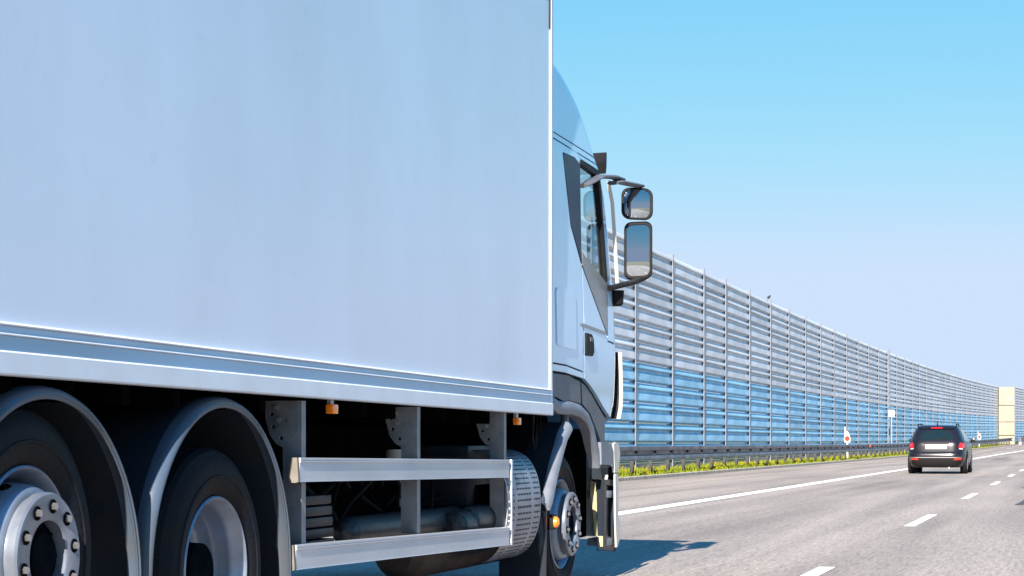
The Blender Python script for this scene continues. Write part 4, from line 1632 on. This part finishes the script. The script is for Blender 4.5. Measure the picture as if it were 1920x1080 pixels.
b.tube([(-(D + 0.12), f, z + 0.12), (-(D + 0.12), f - .03, z), (-(D + 0.12), f - .05, z - .05)], 0.03, 10)
b.build('mudguard_bracket', M_BRACKET, truck)
# bumper corner and steps
bl = D + 0.02
wing('bumper_corner', [(1127, 829), (1135, 829), (1147, 833), (1149.5, 842), (1149.5, 872), (1128, 871)], M_GREYLT, lat=bl, thick=0.06)
f, z = P(1150, 831, bl)
f1, z1_ = P(1152, 886, bl)
b = MB()
prof = [P(1151, 834, bl), P(1155, 829, bl), P(1160, 833, bl), P(1163, 850, bl), P(1161.5, 868, bl), P(1159, 886, bl), P(1152.5, 886, bl)]
vv, ff = sheet(prof, lambda a, c, d: (-(bl + 0.0 + d), a, c), 0.02, (), .3)
mk('headlamp_surround', vv, ff, M_WHITEPL, truck, 40)
prof = [P(1153.5, 888, bl), P(1159.5, 888, bl), P(1159.5, 968, bl), P(1163, 980, bl), P(1162, 1010, bl), P(1158, 1026, bl), P(1156, 1026, bl), P(1154, 965, bl)]
vv, ff = sheet(prof, lambda a, c, d: (-(bl + 0.0 + d), a, c), 0.012, (), .3)
mk('bumper', vv, ff, M_WHITEPL, truck, 40)
b = MB()
f1 = P(1162, 900, bl)[0]
b.box((-(bl + 0.06), f1 + 0.02, 0.30), (-(bl + 0.355), f1 + 0.10, 0.95), 0.03)
b.box((-(bl + 0.36), f1 - 0.12, 0.30), (-(bl + WID - .4), f1 + 0.02, 0.95), 0.03)
b.box((-(bl + WID - .38), f1 - 0.2, 0.30), (-(bl + WID - .04), f1 + 0.02, 0.95), 0.03)
b.build('bumper_beam', M_WHITEPL, truck)
# step well: frame, two treads, sunlit back plate
sl = D + 0.05
frame_px = [(1120, 872), (1152, 874), (1152, 1026), (1148, 1033), (1131, 1031), (1128, 900), (1120, 898)]
hole_px = [(1137, 909), (1150, 911), (1150, 1008), (1137, 1005)]
hole2 = [(1128, 876), (1150, 877), (1150, 900), (1128, 898)]
wing('step_frame', frame_px, M_FENDER, lat=sl, thick=0.04, holes=(hole_px, hole2), step=.2)
wing('step_well', [(1120, 872), (1155, 874), (1155, 1034), (1124, 1032)], M_DARK, lat=sl + 0.12, thick=0.02, step=.3)
for y in (925, 1015):
    f0, z0_ = P(1138, y, sl); f1, _ = P(1151, y, sl)
    b = MB().box((-(sl + 0.15), f0, z0_ - 0.035), (-(sl - 0.002), f1, z0_ + 0.02), 0.008)
    b.build('step_tread', M_GREYLT, truck)
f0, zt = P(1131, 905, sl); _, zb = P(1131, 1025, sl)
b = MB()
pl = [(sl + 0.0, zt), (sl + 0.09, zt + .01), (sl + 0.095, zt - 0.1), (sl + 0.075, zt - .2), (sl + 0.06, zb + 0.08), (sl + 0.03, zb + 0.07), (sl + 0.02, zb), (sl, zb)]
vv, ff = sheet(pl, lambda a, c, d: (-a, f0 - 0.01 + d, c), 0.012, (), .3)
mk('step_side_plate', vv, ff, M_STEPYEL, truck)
f0, zt = P(1122, 835, sl + .02); _, zb = P(1119, 888, sl + .02)
pl = [(sl, zt), (sl + 0.02, zt), (sl + 0.045, zt - .08), (sl + 0.02, zt - 0.085), (sl + 0.03, zb), (sl, zb)]
vv, ff = sheet(pl, lambda a, c, d: (-a, f0 + d, c), 0.012, (), .3)
mk('wing_stay', vv, ff, M_STEPYEL, truck)
b = MB().box((-(sl + 0.2), P(1112, 950, sl)[0] + .12, 0.30), (-(sl + 0.6), P(1150, 950, sl)[0], 1.1), 0.02)
b.build('front_underbody', M_CHASSIS, truck)
MB().box((-(D + 0.5), 12.5, 0.75), (-(D + WID - .5), 14.2, 1.42), 0.03).build('engine', M_CHASSIS, truck)

# ------------------------------------------------------------------ the estate car ahead
CARX = -(3.40 + 5.28) / 2
CARF = 65.0
car = empty('estate_car', (CARX, CARF, 0))
props(car, 'dark grey estate car with red tail lamps driving ahead of the truck', 'car')
LV = [  # z, rear, front, half width
    (0.20, 0.10, 4.62, 0.80), (0.26, 0.04, 4.70, 0.87), (0.40, 0.01, 4.76, 0.905), (0.52, 0.0, 4.78, 0.92), (0.615, 0.0, 4.78, 0.925), (0.655, 0.03, 4.77, 0.925), (0.68, 0.055, 4.75, 0.925),
    (0.80, 0.07, 4.68, 0.925), (0.90, 0.085, 4.55, 0.915), (0.96, 0.10, 4.30, 0.900), (0.985, 0.12, 3.75, 0.880), (1.04, 0.15, 3.55, 0.850), (1.15, 0.22, 3.25, 0.805), (1.28, 0.31, 2.95, 0.745), (1.40, 0.40, 2.65, 0.685), (1.455, 0.45, 2.48, 0.645), (1.485, 0.52, 2.35, 0.59), (1.51, 0.70, 2.15, 0.48), (1.52, 1.0, 1.9, 0.25)]


def lv(z):
    for a, c in zip(LV, LV[1:]):
        if a[0] <= z <= c[0]:
            t = (z - a[0]) / (c[0] - a[0])
            return tuple(a[i] + (c[i] - a[i]) * t for i in range(4))
    return LV[-1] if z > 1 else LV[0]


def car_ring(z, n=64):
    _, y0, y1, w = lv(z)
    out = []
    for i in range(n):
        a = 2 * math.pi * i / n
        ca, sa = math.cos(a), math.sin(a)
        x = w * math.copysign(abs(ca) ** 0.30, ca)
        s = math.copysign(abs(sa) ** 0.42, sa)
        y = (y0 + y1) / 2 + (y1 - y0) / 2 * s
        out.append((CARX + x, CARF + y, z))
    return out


def car_rear(x, z, d=0.0):
    _, y0, y1, w = lv(z)
    ca = min(1, abs(x) / w) ** (1 / 0.30)
    sa = math.sqrt(max(0, 1 - ca * ca)) ** 0.42
    return (CARX + x, CARF + (y0 + y1) / 2 - (y1 - y0) / 2 * sa + d, z)


def car_side(y, z, d=0.0, side=1):
    _, y0, y1, w = lv(z)
    s = min(0.999, abs((y - (y0 + y1) / 2) / ((y1 - y0) / 2)))
    sa = s ** (1 / 0.42)
    ca = math.sqrt(max(0, 1 - sa * sa)) ** 0.30
    return (CARX + side * (w * ca - d), CARF + y, z)


n = 64
vv = []; ff = []
for z, *_ in LV:
    vv += car_ring(z, n)
WR = 0.325
for k in range(len(LV) - 1):
    for i in range(n):
        j = (i + 1) % n
        q = (k * n + i, k * n + j, (k + 1) * n + j, (k + 1) * n + i)
        cy = sum(vv[t][1] for t in q) / 4 - CARF; cz = sum(vv[t][2] for t in q) / 4
        ff.append(q)
ff.append(tuple(range((len(LV) - 1) * n, len(LV) * n)))
ff.append(tuple(range(n)))
mk('body', vv, ff, M_CARPAINT, car, 40)


def cpatch(name, poly, m, fn, off, thick=0.012, parent=car, step=0.06):
    v_, f_ = sheet(poly, lambda a, c, d: fn(a, c, d - off), thick, (), step)
    return mk(name, v_, f_, m, parent, 40)


rear_fn = lambda a, c, d: car_rear(a, c, d)
cpatch('tailgate', [(-0.70, 0.69), (0.70, 0.69), (0.72, 0.86), (0.66, 1.02), (0.58, 1.36), (-0.58, 1.36), (-0.66, 1.02), (-0.72, 0.86)], M_CARPAINT, rear_fn, 0.006, 0.014)
rw_ = cpatch('rear_window', [(-0.50, 1.065), (0.50, 1.065), (0.505, 1.12), (0.47, 1.20), (0.38, 1.29), (0.24, 1.345), (0.0, 1.362), (-0.24, 1.345), (-0.38, 1.29), (-0.47, 1.20), (-0.505, 1.12)], M_CARGLASS, rear_fn, 0.010)
cpatch('wiper', [(-0.03, 1.05), (0.03, 1.05), (0.30, 1.09), (0.30, 1.10), (0.02, 1.08)], M_CARBLACK, rear_fn, 0.02, parent=rw_)
cpatch('roof_spoiler', [(-0.57, 1.40), (0.57, 1.40), (0.545, 1.455), (-0.545, 1.455)], M_CARPAINT, rear_fn, 0.05, 0.06)
cpatch('high_brake_lamp', [(-0.17, 1.415), (0.17, 1.415), (0.17, 1.44), (-0.17, 1.44)], M_LAMPRED, rear_fn, 0.058)
cpatch('number_plate', [(-0.32, 0.775), (0.32, 0.775), (0.32, 0.905), (-0.32, 0.905)], M_SIGNW, rear_fn, 0.016)
cpatch('handle_strip', [(-0.40, 0.925), (0.40, 0.925), (0.38, 0.95), (-0.38, 0.95)], M_CARBLACK, rear_fn, 0.018)
for s in (-1, 1):
    tl = cpatch('tail_lamp', [(s * 0.70, 0.80), (s * 0.895, 0.79), (s * 0.90, 0.87), (s * 0.88, 0.97), (s * 0.73, 0.975), (s * 0.69, 0.87)], M_LAMPRED, rear_fn, 0.018)
    cpatch('reverse_lamp', [(s * 0.70, 0.765), (s * 0.895, 0.745), (s * 0.895, 0.785), (s * 0.70, 0.795)], M_LAMPCLR, rear_fn, 0.018)
    cpatch('bumper_reflector', [(s * 0.55, 0.43), (s * 0.84, 0.445), (s * 0.84, 0.48), (s * 0.55, 0.475)], M_RED, rear_fn, 0.012)
    # side glass and wheels
    sfn = lambda a, c, d, s=s: car_side(a, c, d, s)
    cpatch('side_window', [(0.72, 1.03), (1.55, 1.02), (1.55, 1.38), (0.85, 1.37)], M_CARGLASS, sfn, 0.006)
    cpatch('side_window', [(1.62, 1.02), (2.45, 1.01), (2.42, 1.38), (1.62, 1.385)], M_CARGLASS, sfn, 0.006)
    cpatch('side_window', [(2.52, 1.01), (3.35, 1.01), (2.75, 1.35), (2.50, 1.375)], M_CARGLASS, sfn, 0.006)
    for y in (0.95, 3.75):
        cpatch('wheel_arch', [(y + 0.40 * math.cos(t), max(0.205, 0.33 + 0.40 * math.sin(t))) for t in [R(-18 + 216 * i / 16) for i in range(17)]], M_CARBLACK, sfn, 0.004)
        w = empty('wheel', (s * 0.80, y, WR), car)
        MB().rev([(0.20, 0.115), (0.27, 0.12), (0.31, 0.10), (WR, 0.08), (WR, -0.08), (0.31, -0.1), (0.2, -0.1)], (CARX + s * 0.80, CARF + y, WR), (s, 0, 0), 36).build('tyre', M_TYRE, w, 40)
        MB().rev([(0.205, 0.105), (0.195, 0.118), (0.17, 0.09), (0.06, 0.10), (0.0, 0.105)], (CARX + s * 0.80, CARF + y, WR), (s, 0, 0), 36).build('rim', M_RIM, w, 40)
    b = MB()
    b.tube([(CARX + s * 0.60, CARF + 0.62, 1.475), (CARX + s * 0.585, CARF + 0.70, 1.535), (CARX + s * 0.575, CARF + 1.5, 1.555), (CARX + s * 0.57, CARF + 2.3, 1.53), (CARX + s * 0.57, CARF + 2.4, 1.47)], 0.02, 8)
    b.build('roof_rail', M_CARBLACK, car, 50)
    b = MB().box((CARX + s * 0.90, CARF + 3.0, 0.98), (CARX + s * 1.06, CARF + 3.12, 1.10), 0.025)
    b.build('door_mirror', M_CARPAINT, car)
cpatch('bumper_lower', [(-0.85, 0.215), (0.85, 0.215), (0.89, 0.30), (0.90, 0.42), (-0.90, 0.42), (-0.89, 0.30)], M_CARBLACK, rear_fn, 0.010)
cpatch('bumper_trim', [(-0.86, 0.50), (0.86, 0.50), (0.86, 0.52), (-0.86, 0.52)], M_CHROME, rear_fn, 0.010)
MB().cyl((CARX, CARF + 0.75, 1.50), (CARX + 0.0, CARF + 0.66, 1.60), 0.022, 8, 0.008).build('antenna', M_CARBLACK, car)
MB().cyl((CARX + 0.40, CARF + 0.03, 0.19), (CARX + 0.40, CARF + 0.5, 0.21), 0.03, 12).build('tailpipe', M_CHROME, car)

car.scale = (1.02, 1.0, 1.035)
